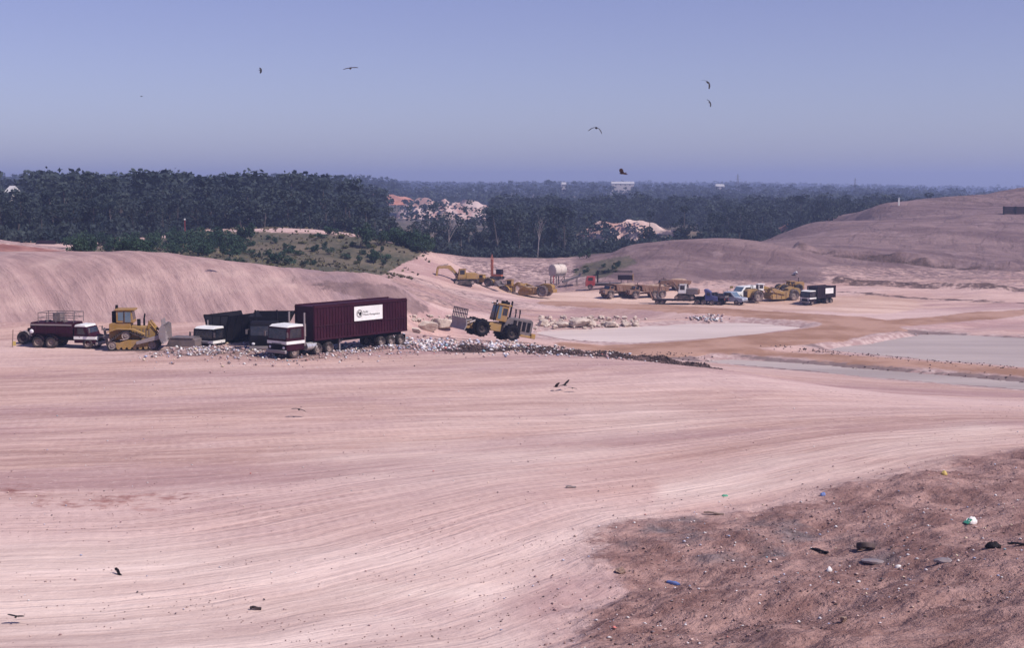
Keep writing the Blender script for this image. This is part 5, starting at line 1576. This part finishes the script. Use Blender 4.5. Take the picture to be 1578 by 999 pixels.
def understory():
    out = []; tn = []
    pr = [leaf_quads(np.random.default_rng(400 + i), np.random.default_rng(500 + i).normal(size=(6, 3)) * [1.6, 1.2, .35] + [0, 0, 1.1], np.full(6, 1.0), 130, .62, .9) for i in range(5)]
    for px in np.arange(-80, 1660, 3.2):
        for k in range(3):
            x = px + rg.uniform(-4, 4); D = float(front(x)) + rg.uniform(-3, 34)
            X = (x - CX) / F * D; Z = H1(X, D); 
            if 895 < x < 1075 and rg.random() < .55: continue
            q = pr[rg.integers(5)]; s = rg.uniform(.5, 1.5); a = rg.uniform(0, 6.28); c, sn = math.cos(a), math.sin(a)
            out.append(np.stack([(q[:, 0] * c - q[:, 1] * sn) * s + X, (q[:, 0] * sn + q[:, 1] * c) * s + D, q[:, 2] * s * rg.uniform(.7, 1.5) + Z], 1)); tn.append(np.full(len(q), rg.random()))
    V = np.concatenate(out)
    o = link('undergrowth', np_mesh('undergrowth', V, np.arange(len(V)).reshape(-1, 4), 'leaf_forest', [('tint', 'FLOAT', np.concatenate(tn))])); o['kind'] = 'stuff'


understory()


def scatter_forest(d0, d1, step, protos, hmin, hmax):
    out = []; tn = []
    Ds = d0
    while Ds < d1:
        hw = .40 * Ds + 30
        n = int(2 * hw / step)
        X = rg.uniform(-hw, hw, n); Y = Ds + rg.uniform(0, step, n)
        px = CX + F * X / Y
        k = Y > front(px) + 36
        X = X[k]; Y = Y[k]
        if len(X):
            Z = height(X, Y)
            h, ok, px = allowed(X, Y, Z, rg.uniform(hmin, hmax, len(X)), rg)
            for i in np.where(ok)[0]:
                q = protos[rg.integers(len(protos))]; s = h[i] / 14; a = rg.uniform(0, 6.28); w = s * rg.uniform(1.0, 1.5)
                c, sn = math.cos(a), math.sin(a)
                out.append(np.stack([(q[:, 0] * c - q[:, 1] * sn) * w + X[i], (q[:, 0] * sn + q[:, 1] * c) * w + Y[i], q[:, 2] * s + Z[i]], 1))
                tn.append(np.full(len(q), rg.random()))
        Ds += step
    V = np.concatenate(out); T = np.concatenate(tn)
    me = np_mesh('forest', V, np.arange(len(V)).reshape(-1, 4), 'leaf_forest', [('tint', 'FLOAT', T)])
    o = link('forest', me); o['kind'] = 'stuff'
    print('forest', len(V) // 4)
    return o


scatter_forest(296, 620, 7.5, protoN, 9.5, 15.5)
scatter_forest(620, 1250, 13.0, protoF, 10, 16)
scatter_forest(1250, 3300, 24.0, protoF, 11, 17)

# ------------------------------------------------------------------ bushes on the mound
BMESH = []
for i in range(6):
    rr = np.random.default_rng(300 + i); nc = int(rr.integers(5, 9))
    cs = np.stack([rr.normal(size=nc) * .75, rr.normal(size=nc) * .75, rr.uniform(.6, 2.0, nc)], 1); rs = rr.uniform(.55, .95, nc)
    q = leaf_quads(rr, cs, rs, 620, .30, .9)
    m = MB()
    for c in cs: m.cyl((0, 0, -.2), tuple(c), .06, .02, 5)
    BMESH.append((np_mesh('foliage', q, np.arange(len(q)).reshape(-1, 4), 'leaf_bush'), m.mesh('stem', 'bark')))
BL = [(np_mesh('foliage', leaf_quads(np.random.default_rng(350), np.array([[0, 0, .7], [.5, .2, .6], [-.5, 0, .8]]), np.array([.7, .6, .6]), 420, .26), np.arange(1680).reshape(-1, 4), 'leaf_light'), BMESH[0][1])]


def bush(px, py, wpx, hpx, label, group=None, light=False, i=0):
    p = hit(px, py, 176, 340); s = wpx * p.y / F / 2.9; sz = hpx * p.y / F / 2.6
    t = thing('bush', label, 'bush', (p.x, p.y, p.z - .1), random.uniform(0, 6.28), group)
    t.scale = (s, s, sz)
    ms = BL[0] if light else BMESH[i % 6]
    link('stem', ms[1], t); link('foliage', ms[0], t)
    return t


for k, (px, py, w_, h_, lb) in enumerate([
    (388, 371, 26, 30, 'tallest dark bush standing up from the crest of the mound'), (552, 383, 30, 40, 'dark two-lobed bush at the right shoulder of the mound'),
    (585, 379, 22, 28, 'round dark bush beside the two-lobed bush on the mound'), (435, 408, 42, 20, 'widest low bush at the foot of the mound, in the dry grass'),
    (507, 362, 24, 15, 'flat round bush on the pale crest of the mound'), (322, 362, 14, 12, 'small lone bush on the bare left end of the crest'),
    (578, 405, 28, 20, 'dark bush low on the right slope of the mound'), (133, 379, 18, 20, 'grey-green bush on bare soil between the red mound and the bushes')]):
    bush(px, py, w_, h_, lb, None, False, k)
for k in range(26):                                          # row down the right shoulder
    t = k / 25
    bush(608 + 58 * t + random.uniform(-8, 8), 372 + 18 * t + random.uniform(-4, 5), random.uniform(18, 30), random.uniform(18, 30), 'dark bush in the dense row down the right shoulder of the mound', 'bushes down the right shoulder of the mound', False, k)
for k in range(80):                                          # left slope thicket
    px = random.uniform(116, 380); py = random.uniform(378, 404) - (8 if px > 260 else 0)
    bush(px, py, random.uniform(16, 30), random.uniform(16, 28), 'dark green bush in the thicket on the left slope of the mound', 'bushes in the thicket left on the mound', False, k)
for k in range(52):
    px = random.uniform(345, 600); py = random.uniform(364, 412)
    bush(px, py, random.uniform(8, 18), random.uniform(7, 15), 'small scattered bush in the dry grass on the mound slope', 'small scattered bushes on the mound', random.random() < .25, k)
for k in range(6):
    bush(random.choice([470, 530, 566, 575, 418, 300]) + random.uniform(-6, 6), random.uniform(366, 392), random.uniform(14, 22), random.uniform(10, 16), 'yellowish bush among dark bushes on the mound', 'yellowish bushes on the mound', True, k)
for k in range(14):
    bush(random.uniform(885, 965), random.uniform(404, 424), random.uniform(6, 16), random.uniform(5, 10), 'small bush on the weedy patch beside the raised tank', 'bushes beside the raised tank', random.random() < .3, k)
bush(902, 399, 16, 18, 'single dark bush at the edge of the valley wood above the tank', None, False, 3)
for k in range(9):
    bush(random.uniform(690, 720) if k < 3 else random.uniform(820, 920), random.uniform(486, 500), random.uniform(6, 12), random.uniform(3, 6), 'low weed clump growing behind the pale boulders', 'weed clumps behind the boulders', True, k)

# dry grass on the mound
n = 1500
px = rg.uniform(130, 700, n); py = rg.uniform(350, 426, n)
Yg = rg.uniform(198, 282, n); Xg = (px - CX) / F * Yg
Zg = height(Xg, Yg)
pgx, pgy = PX(Xg, Yg, Zg)
k = (pgy > np.interp(pgx, [130, 230, 300, 500, 620, 700], [386, 370, 350, 352, 374, 396])) & (pgx < np.interp(Yg, [198, 240, 280], [600, 660, 690]))
Xg, Yg, Zg = Xg[k], Yg[k], Zg[k]
n = len(Xg)
vs = []
for j in range(2):
    a = rg.uniform(0, 6.28, n); hh = rg.uniform(.15, .45, n); w_ = rg.uniform(.08, .22, n)
    dx, dy = np.cos(a) * w_, np.sin(a) * w_
    ox, oy = rg.normal(size=n) * .12, rg.normal(size=n) * .12
    vs.append(np.stack([np.stack([Xg - dx, Yg - dy, Zg], 1), np.stack([Xg + dx, Yg + dy, Zg], 1), np.stack([Xg + dx * 1.5 + ox, Yg + dy * 1.5 + oy, Zg + hh], 1), np.stack([Xg - dx * 1.4 + ox, Yg - dy * 1.4 + oy, Zg + hh * .8], 1)], 1).reshape(-1, 3))
V = np.concatenate(vs)
tag(link('dry_grass', np_mesh('dry_grass', V, np.arange(len(V)).reshape(-1, 4), 'leaf_dry', [('tint', 'FLOAT', np.repeat(rg.random(2 * n), 4))])), None, None, kind='stuff')


# ------------------------------------------------------------------ quarry faces beyond the wood
def cliff(px0, px1, ytop, ybot, D, mat, name='quarry_face'):
    n, k = 40, 9
    x0, x1 = P(px0, 300, D)[0], P(px1, 300, D)[0]
    zt, zb = P(px0, ytop, D)[2], P(px0, ybot, D)[2] - 3
    V = []; rgc = np.random.default_rng(px0)
    for i in range(n + 1):
        u = i / n; x = x0 + (x1 - x0) * u
        e = math.sin(math.pi * u) ** .35
        for j in range(k + 1):
            t = j / k
            z = zb + (zt - zb) * t * (e * (.82 + .36 * float(fbm(np.array([x / 9.]), np.array([3.3]), 3)[0]) + .1))
            y = D + t * (zt - zb) * .5 + 2.5 * float(fbm(np.array([x / 7.]), np.array([z / 4. + px0]), 3)[0])
            V.append((x, y, z))
    V += [(x, y + 30, z - 4) for x, y, z in V[k::k + 1]]
    Fq = [(i * (k + 1) + j, (i + 1) * (k + 1) + j, (i + 1) * (k + 1) + j + 1, i * (k + 1) + j + 1) for i in range(n) for j in range(k)]
    b = (n + 1) * (k + 1)
    Fq += [(i * (k + 1) + k, (i + 1) * (k + 1) + k, b + i + 1, b + i) for i in range(n)]
    m = MB(); m.v = V; m.f = Fq
    tag(m.build(name, mat), None, None, kind='structure')


cliff(606, 764, 302, 336, 850, 'cliff')
cliff(500, 640, 298, 308, 860, 'cliff_red')
cliff(884, 1084, 336, 376, 490, 'cliff')
cliff(1204, 1248, 337, 362, 458, 'cliff_red')


# ------------------------------------------------------------------ far roofs and masts
def house(px, py, wpx, D, label, hgt=4.0, dep=9.0, wallm='wallm', roofm='roof'):
    x, y, z = P(px, py, D)
    W = wpx * D / F; g = H1(x, y)
    r = thing('house', label, 'building', (x, y, g - .3))
    H_ = z - g + .3
    m = MB(); m.box((0, dep / 2, H_ / 2 - 1.0), (W * .94, dep, H_ - 2)); m.build('wall', wallm, r)
    m = MB()
    m.add([(-W / 2, -.4, H_ - 2), (W / 2, -.4, H_ - 2), (W / 2, dep + .4, H_ - 2), (-W / 2, dep + .4, H_ - 2), (-W / 2 + .4, dep / 2, H_ + .2), (W / 2 - .4, dep / 2, H_ + .2)], [(0, 1, 5, 4), (2, 3, 4, 5), (1, 2, 5), (3, 0, 4), (3, 2, 1, 0)])
    m.build('roof', roofm, r, smooth=False)
    for i in range(max(2, int(W / 5))):
        m = MB(); m.box((-W * .4 + (i + .5) * W * .8 / max(2, int(W / 5)), -.02, H_ - 3.0), (1.4, .06, 1.1)); m.build('window', 'glass', r)
    return r


house(960, 280, 36, 1400, 'long white-roofed building on the far wooded ridge')
house(1110, 284, 14, 1400, 'small white-roofed building right of the long one on the far ridge')
house(869, 281, 8, 1400, 'tiny white roof left of the long building on the far ridge')
house(12, 287, 12, 480, 'white roof showing through the dark wood at the far left')
house(64, 373, 34, 255, 'low dark maroon shed behind the red soil mound', dep=5, wallm='maroon_dark', roofm='maroon_dark')


def mast(px, ytop, D, label, w_=1.0):
    x, y, z = P(px, ytop, D); g = H1(x, y); h_ = z - g
    r = thing('lattice_mast', label, 'mast', (x, y, g - .2))
    m = MB(); b, t = w_ * 1.6, w_ * .25
    for sx, sy in ((-1, -1), (1, -1), (1, 1), (-1, 1)): m.cyl((sx * b, sy * b, 0), (sx * t, sy * t, h_), .16, .10, 4)
    for i in range(12):
        z0, z1 = h_ * i / 12, h_ * (i + 1) / 12; a = b + (t - b) * i / 12; c = b + (t - b) * (i + 1) / 12
        m.cyl((-a, -a, z0), (c, -c, z1), .07, n=4); m.cyl((a, a, z0), (-c, c, z1), .07, n=4); m.cyl((a, -a, z0), (c, c, z1), .07, n=4); m.cyl((-a, a, z0), (-c, -c, z1), .07, n=4)
    m.build('tower', 'grey', r)
    m = MB(); m.box((0, 0, h_ * .9), (w_ * 5, .15, .15)); m.box((0, 0, h_ * .78), (w_ * 6, .15, .15)); m.build('crossarm', 'grey', r)


mast(1137, 268, 1500, 'thin grey lattice mast rising above the far ridge behind the round hill', 1.1)
mast(1318, 274, 1700, 'thin grey lattice mast above the far wood left of the spoil hill crest', 1.1)
r = thing('white_post', 'short white post standing on the crest of the spoil hill', 'post')
m = MB(); m.box((0, 0, 1.0), (.35, .35, 2.0)); m.build('shaft', 'white', r)
m = MB(); m.box((0, 0, 2.05), (.5, .5, .12)); m.build('cap', 'white', r)
p = hit(1385, 318); set_xy(r, p.x, p.y, 0)
r = thing('red_marker_pole', 'thin red and white marker pole in front of the dark wood', 'pole')
x0, y0 = P(285, 352, 292)[:2]
m = MB(); m.cyl((0, 0, 0), (0, 0, 3.4), .07, n=8); m.build('shaft', 'red', r)
m = MB(); m.box((0, 0, 3.55), (.28, .2, .3)); m.build('top_sign', 'white', r)
set_xy(r, x0, y0, 0); r.location.z = P(285, 352, 292)[2]; r.location.z = min(r.location.z, H1(x0, y0) + .0)
# dark timber retaining wall high on the spoil hill
r = thing('retaining_wall', 'dark brown sleeper wall set into the top of the spoil hill', 'wall')
m = MB()
for i in range(5):
    for j in range(5): m.box((1.6 + 3.2 * i + .15 * (j % 2), .06 * j, .25 + .42 * j), (3.15, .3, .4))
m.build('sleepers', 'maroon_dark', r)
m = MB()
for i in range(6): m.box((3.2 * i, -.2, 1.1), (.3, .3, 2.3))
m.build('post_row', 'black', r)
p = hit(1546, 331); set_xy(r, p.x, p.y, R(8), -.2)


# ------------------------------------------------------------------ birds
def bird_mesh(span, fold, sweep, mat, twist=0.0, name='bird'):
    """fold: how far the wing tips hang below the shoulders (radians); tail to -X"""
    m = MB(); b = span
    m.sph((0, 0, 0), (.19 * b, .07 * b, .065 * b), 10, 7); m.sph((.17 * b, 0, .012 * b), (.05 * b, .032 * b, .032 * b), 8, 6)
    m.cyl((.21 * b, 0, .01 * b), (.25 * b, 0, -.005 * b), .012 * b, .002 * b, 5)
    m.add([(-.12 * b, -.03 * b, .01 * b), (-.34 * b, -.08 * b, 0), (-.31 * b, 0, .005 * b), (-.34 * b, .08 * b, 0), (-.12 * b, .03 * b, .01 * b), (-.2 * b, 0, -.015 * b)], [(0, 1, 2, 3, 4), (0, 5, 1), (1, 5, 2), (2, 5, 3), (3, 5, 4), (4, 5, 0)])
    for s in (-1, 1):
        st = [(0, .13, .14, 0), (.16, .16, .15, .35), (.34, .13, .18, .75), (.5, .03, .13, 1.0)]
        top = []; bot = []
        y = 0; z = .03 * b; prev = 0
        for d, lead, trail, f in st:
            ang = -fold * f + .15 * (1 - f) + twist * s
            dd = (d - prev) * b; y += dd * math.cos(ang); z += dd * math.sin(ang); prev = d
            x = -sweep * d * d * b
            top += [(x + lead * b, s * y, z), (x, s * y, z + .018 * b * (1.1 - f)), (x - trail * b, s * y, z - .004 * b)]
            bot += [(x, s * y, z - .008 * b)]
        vs = top + bot; fs = []
        for i in range(3):
            a = i * 3; c = a + 3
            fs += [(a, a + 1, c + 1, c), (a + 1, a + 2, c + 2, c + 1), (a, c, 12 + i + 1, 12 + i), (12 + i, 12 + i + 1, c + 2, a + 2)]
        fs += [(9, 10, 11, 15)]
        m.add(vs, fs)
    return m.mesh(name, mat)


for px, py, D, span, fold, yaw, roll, pitch, mat, lb in [
    (540, 105, 150, 1.6, .25, 100, -8, 6, 'bird_rufous', 'reddish brown kite gliding level, highest and furthest left of the larger birds'),
    (919, 197, 140, 1.75, .95, 75, 12, 0, 'bird', 'black bird with drooping wings flying in the clear sky above the far ridge'),
    (1091, 127, 150, 1.5, .8, 60, 48, 0, 'bird', 'dark bird banking steeply, upper of two at the right of the sky'),
    (1094, 158, 190, 1.2, .5, 55, 62, 0, 'bird', 'small dark bird banking just below another banking bird'),
    (959, 267, 140, 1.4, -.2, 150, 25, 5, 'bird_rufous', 'rufous kite flying low just above the far treeline'),
    (218, 148, 220, .8, .3, 0, 0, 0, 'bird', 'tiny dark bird seen head-on in the left of the sky'),
    (402, 108, 200, .9, .4, 20, 70, 0, 'bird', 'tiny bird with wings upright in the sky left of the reddish kite')]:
    o = link('bird', bird_mesh(span, fold, .25, mat)); o.location = P(px, py, D)
    o.rotation_euler = (R(roll), R(pitch), R(yaw))
    tag(o, lb, 'bird', 'birds in flight')
for px, py, span, fold, yaw, roll, lift, lb in [
    (461, 644, 1.0, .3, 100, 14, .5, 'dark kite skimming the bare ground alone in the middle of the fill'),
    (857, 604, .85, -.3, 200, 30, .35, 'leftmost of three dark kites low over the ground'), (870, 603, .95, -.5, 120, -25, .4, 'middle kite of three low over the ground, wings raised'),
    (882, 606, .7, .2, 90, 10, .3, 'smallest of three dark kites low over the ground'), (25, 963, .55, -.2, 100, 10, .25, 'dark bird low over the pale ground at the near edge of the fill')]:
    p = hit(px, py); o = link('bird', bird_mesh(span, fold, .25, 'bird')); o.location = p + Vector((0, 0, lift)); o.rotation_euler = (R(roll), 0, R(yaw))
    tag(o, lb, 'bird', 'birds low over the ground')

# ------------------------------------------------------------------ litter, clods and stray things
TONES = np.array([(.72, .70, .70), (.62, .60, .64), (.52, .47, .49), (.45, .45, .55), (.30, .33, .48), (.55, .40, .36), (.35, .22, .22), (.16, .12, .13), (.05, .045, .055), (.66, .55, .40), (.5, .16, .14), (.22, .36, .42)])
TW = np.array([.14, .08, .10, .07, .05, .16, .18, .12, .05, .05, .012, .01]); TW = TW / TW.sum()


def scraps(name, X, Y, size, tones, weights, rough=.5):
    n = len(X); Z = height(X, Y)
    V = []
    s = size
    c = np.stack([X, Y, Z + s * .25], 1)
    base = np.array([(-1, -.6, 0), (1, -.7, .1), (.9, .6, .25), (-.8, .7, .1), (0, 0, .75), (.1, -.1, -.5)])
    a = rg.uniform(0, 6.28, n); ca, sa = np.cos(a), np.sin(a)
    B = base[None] * rg.uniform(.5, 1.1, (n, 6, 3)) * s[:, None, None] * .6
    V = np.stack([B[:, :, 0] * ca[:, None] - B[:, :, 1] * sa[:, None], B[:, :, 0] * sa[:, None] + B[:, :, 1] * ca[:, None], B[:, :, 2]], -1) + c[:, None]
    f = np.array([(0, 1, 4), (1, 2, 4), (2, 3, 4), (3, 0, 4), (1, 0, 5), (2, 1, 5), (3, 2, 5), (0, 3, 5)])
    Fq = (np.arange(n)[:, None, None] * 6 + f[None]).reshape(-1, 3)
    t = tones[rg.choice(len(tones), n, p=weights)] * rg.uniform(.75, 1.1, (n, 1))
    col = np.concatenate([np.clip(t, 0, .85), np.ones((n, 1))], 1)
    o = link(name, np_mesh(name, V.reshape(-1, 3), Fq, 'litter' if name == 'litter' else 'clod', [('tone', 'FLOAT_COLOR', np.repeat(col, 6, 0))]))
    o['kind'] = 'stuff'
    return o


def along(pts, n, spread):
    pts = np.array(pts); t = rg.uniform(0, len(pts) - 1.001, n); i = t.astype(int); f = (t - i)[:, None]
    return (pts[i] * (1 - f) + pts[i + 1] * f) + rg.normal(size=(n, 2)) * np.array(spread)


la = along([P(270, 538, 126)[:2], P(420, 545, 124)[:2], P(560, 540, 126)[:2], P(650, 530, 133)[:2]], 7500, (1.5, 3.6))
lb_ = along([P(630, 532, 133)[:2], P(700, 531, 136)[:2], P(760, 532, 138)[:2], P(830, 538, 137)[:2]], 12000, (1.5, 4.8))
lc = along([P(690, 545, 126)[:2], P(830, 545, 128)[:2], P(960, 551, 126)[:2]], 260, (2, 3.0))
ld_ = along([G(1075, 493, -4.8)[:2], G(1100, 493, -4.8)[:2]], 160, (1.2, 1.5))
le = along([G(1420, 516, -4.9)[:2], G(1578, 523, -4.9)[:2]], 160, (1.0, .6))
lf = np.array([G(a, b)[:2] for a, b in zip(rg.uniform(-40, 1600, 500), rg.uniform(560, 990, 500))])
la = la[fbm(la[:, 0] / 3.0, la[:, 1] / 3.0, 4) > rg.normal(size=len(la)) * .22 + .02]; lb_ = lb_[fbm(lb_[:, 0] / 2.6, lb_[:, 1] / 2.6, 4) > rg.normal(size=len(lb_)) * .25 - .05]
L_ = np.concatenate([la, lb_, lc, ld_, le, lf])
sz = np.concatenate([.03 + .32 * rg.random(len(la)) ** 3.6, .04 + .44 * rg.random(len(lb_)) ** 3.4, rg.uniform(.1, .4, len(lc)), rg.uniform(.2, .6, len(ld_)), rg.uniform(.1, .3, len(le)), rg.uniform(.03, .12, len(lf))])
scraps('litter', L_[:, 0], L_[:, 1], sz, TONES, TW)
# bits of rubbish worked into the bank at lower right
n = 2600
a, b = rg.uniform(820, 1640, n), rg.uniform(690, 1010, n)
q = np.array([G(x, y, .6)[:2] for x, y in zip(a, b)])
k = poly_sd(q[:, 0], q[:, 1], SCREE) < .6
q = q[k][:520]
q = np.concatenate([q, along([G(1290, 770, .3)[:2], G(1400, 800, .8)[:2], G(1500, 815, 1.)[:2]], 60, (1.6, 1.6)), along([G(1340, 870, .8)[:2], G(1470, 875, 1.2)[:2]], 45, (.9, .7)), along([G(1010, 850, .2)[:2], G(1150, 830, .3)[:2], G(1260, 850, .5)[:2]], 50, (1.2, 1.0))])
scraps('litter', q[:, 0], q[:, 1], rg.uniform(.02, .15, len(q)) * rg.uniform(.5, 1.2, len(q)), TONES, TW)
# clods of earth
CT = np.array([(.25, .155, .148), (.19, .115, .11), (.12, .075, .075), (.34, .235, .22), (.07, .05, .05)]); CW = np.array([.35, .3, .15, .15, .05])
n = 9000
a, b = rg.uniform(-60, 1640, n), 560 + 450 * rg.random(n)
q1 = np.array([G(x, y)[:2] for x, y in zip(a, b)]); q1 = q1[fbm(q1[:, 0] / 5, q1[:, 1] / 3, 4) > rg.normal(size=len(q1)) * .2 + .12]
a, b = rg.uniform(800, 1640, 9000), rg.uniform(690, 1010, 7000)
q2 = np.array([G(x, y, .5)[:2] for x, y in zip(a, b)]); q2 = q2[poly_sd(q2[:, 0], q2[:, 1], SCREE) < rg.normal(size=len(q2)) * 1.5 - 2.5]
q3 = along(REFUSE, 1500, (1.5, 1.5))
q4 = along([G(1000, 548, -4.6)[:2], G(1250, 560, -4.6)[:2], G(1450, 577, -4.6)[:2], G(1640, 590, -4.6)[:2]], 500, (2, .8))
q5 = along([G(1200, 536, -4.6)[:2], G(1330, 547, -4.6)[:2], G(1578, 568, -4.6)[:2]], 260, (2, .7))
q = np.concatenate([q1, q2, q3, q4, q5])
sz = np.concatenate([rg.uniform(.02, .10, len(q1)) ** 1.15, .012 + .13 * rg.random(len(q2)) ** 5, rg.uniform(.04, .26, len(q3)), rg.uniform(.06, .30, len(q4)), rg.uniform(.06, .26, len(q5))])
o = scraps('earth_clods', q[:len(q1) + len(q2), 0], q[:len(q1) + len(q2), 1], sz[:len(q1) + len(q2)], CT, CW)
o = scraps('earth_clods', q[len(q1) + len(q2):, 0], q[len(q1) + len(q2):, 1], sz[len(q1) + len(q2):], CT * .35, CW)


def tyre_thing(px, py, rad, label, tilt):
    p = hit(px, py); r = thing('old_tyre', label, 'tyre', p, R(random.uniform(0, 180)))
    m = MB(); h = rad * .32
    m.lathe_y([(-h * .8, rad * .58), (-h, rad * .72), (-h, rad * .9), (-h * .7, rad), (h * .7, rad), (h, rad * .9), (h, rad * .72), (h * .8, rad * .58), (h * .5, rad * .62), (-h * .5, rad * .62), (-h * .8, rad * .58)], 26)
    t = m.build('casing', 'tyre', r); t.rotation_euler = (R(90 + tilt), 0, 0); t.location.z = rad * .36
    m = MB(); m.lathe_y([(-h * .79, rad * .58), (-h * .84, rad * .60), (-h * .79, rad * .62)], 26); b = m.build('bead', 'grey', t)
    return r


tyre_thing(1334, 848, .36, 'worn black tyre lying half buried in the brown bank', 22)


def scrap_thing(px, py, w_, d_, h_, mat, label, name, cat, rz=0, seed=1, loops=9):
    """a crumpled sheet or bag: real folded surface with thickness"""
    rgs = np.random.default_rng(seed); n = loops
    m = MB(); vs = []
    for side in (0, 1):
        for i in range(n):
            for j in range(n):
                u, v = i / (n - 1) * 2 - 1, j / (n - 1) * 2 - 1
                e = (1 - .35 * abs(u * v))
                z = h_ * ((1 - u * u) * (1 - v * v) * .7 + .55 * float(fbm(np.array([u * 1.8 + seed]), np.array([v * 1.8]), 3)[0]) + .25)
                z = max(z, .0) if side else max(z, 0.0) * .35 - .05
                vs.append((u * w_ / 2 * e, v * d_ / 2 * e, z))
    o = n * n
    fs = [(i * n + j + o, (i + 1) * n + j + o, (i + 1) * n + j + 1 + o, i * n + j + 1 + o) for i in range(n - 1) for j in range(n - 1)]
    fs += [(i * n + j, i * n + j + 1, (i + 1) * n + j + 1, (i + 1) * n + j) for i in range(n - 1) for j in range(n - 1)]
    edge = [(i, 0) for i in range(n)] + [(n - 1, j) for j in range(1, n)] + [(i, n - 1) for i in range(n - 2, -1, -1)] + [(0, j) for j in range(n - 2, 0, -1)]
    for (a, b), (c, d) in zip(edge, edge[1:] + edge[:1]): fs.append((a * n + b, c * n + d, c * n + d + o, a * n + b + o))
    m.add(vs, fs)
    p = hit(px, py); ob = m.build(name, mat); ob.location = p + Vector((0, 0, .03)); ob.rotation_euler = (0, 0, R(rz))
    return tag(ob, label, cat)


bag = scrap_thing(1497, 812, .52, .4, .22, 'paper', 'white crumpled bag with a green flap on the dark bank', 'plastic_bag', 'bag', 20, 3)
fl = MB(); fl.prism([(-.32, .0), (-.1, .16), (-.08, .14), (-.3, -.02)], -.16, .12); fl.build('flap', 'greenbag', bag)
scrap_thing(1037, 906, .62, .16, .07, 'bluecloth', 'long blue plastic rag lying on the brown bank', 'plastic_rag', 'rag', -38, 5)
scrap_thing(1278, 883, .26, .22, .14, 'paper', 'white crumpled paper below the black tyre', 'crumpled_paper', 'paper', 40, 8)
scrap_thing(1384, 877, .24, .14, .08, 'paper', 'small white carton lying right of the black tyre', 'carton', 'carton', 10, 11)
scrap_thing(1455, 732, .30, .22, .16, 'yelplast', 'yellowish tub at the upper edge of the brown bank', 'tub', 'tub', 0, 13)
scrap_thing(1345, 868, .9, .5, .08, 'steel', 'grey crumpled sheeting beside the black tyre', 'plastic_sheet', 'sheet', -30, 17, 13)
scrap_thing(1456, 868, .8, .45, .10, 'steel', 'grey-white torn sheeting half buried in the dark bank', 'plastic_sheet', 'sheet', -25, 19, 13)
scrap_thing(1530, 845, .55, .35, .20, 'black', 'black crumpled lump standing for a dark hollow in the bank below the white bag', 'black_lump', 'box', -15, 23)  # black lump added in place of a dark hollow in the bank
scrap_thing(1268, 768, .3, .2, .12, 'bluecloth', 'dark blue scrap at the lip of the brown bank', 'plastic_scrap', 'scrap', 30, 29)
scrap_thing(1117, 768, .3, .14, .06, 'greenbag', 'small green scrap on the pale ground above the bank', 'plastic_scrap', 'scrap', 0, 31)
boulder(1226, 425, 12, 'small bright white block lying on the slope of the bare round hill', 1, None, boulder_mesh(50, 'paper', (1, .6, .45)), 'concrete_block', 'block', .1)
boulder(955, 890, 19, 'lone brown stone on the brown bank below the grey patch', 2, None, boulder_mesh(40, 'stone', (1, .75, .6)), 'stone', 'stone', .1)
boulder(1300, 968, 16, 'dark stone low on the brown bank near its bottom edge', 3, None, boulder_mesh(41, 'stone', (1, .8, .6)), 'stone', 'stone', .1)


def plank(px, py, L, rz, label, mat='timber', tilt=4, name='timber_plank', cat='plank', th=.05, wd=.16):
    p = hit(px, py); m = MB()
    n = 6
    for i in range(n): m.box((-L / 2 + L * (i + .5) / n, .012 * math.sin(i * 1.7), .02 * math.sin(i * 1.1)), (L / n + .004, wd * (1 - .06 * (i % 2)), th))
    o = m.build(name, mat); o.location = p + Vector((0, 0, .07)); o.rotation_euler = (0, R(tilt), R(rz)); return tag(o, label, cat)


plank(1263, 854, .7, -35, 'dark timber offcut left of the black tyre', 'black')
plank(183, 888, .55, -50, 'short dark stick lying alone on the pale ground', 'black', 25, 'stick', 'stick', .07, .09)
plank(394, 943, .38, -4, 'short dark brown stick lying near the bottom of the pale ground', 'tyre', 3, 'stick', 'stick', .09, .09)
plank(1100, 796, .9, -12, 'grey plank on the upper lip of the brown bank', 'timber', 3)
plank(1570, 843, .8, 5, 'dark plank on the bank beyond the black lump', 'black', 3)
plank(880, 753, .5, 10, 'pale wood splinter on open ground above the bank', 'bark_pale', 3)

# ------------------------------------------------------------------ air
hz = MB(); hz.box((0, 2270, 26), (8400, 4700, 74))
hz = hz.build('haze', None, smooth=False); hz['kind'] = 'stuff'
m, nt = new_mat('haze_air')
vol = nd(nt, 'ShaderNodeVolumePrincipled', {'Color': (.52, .61, .98, 1), 'Density': .00043, 'Anisotropy': .2})
nt.links.new(vol.outputs[0], nd(nt, 'ShaderNodeOutputMaterial').inputs['Volume'])
hz.data.materials.append(m)
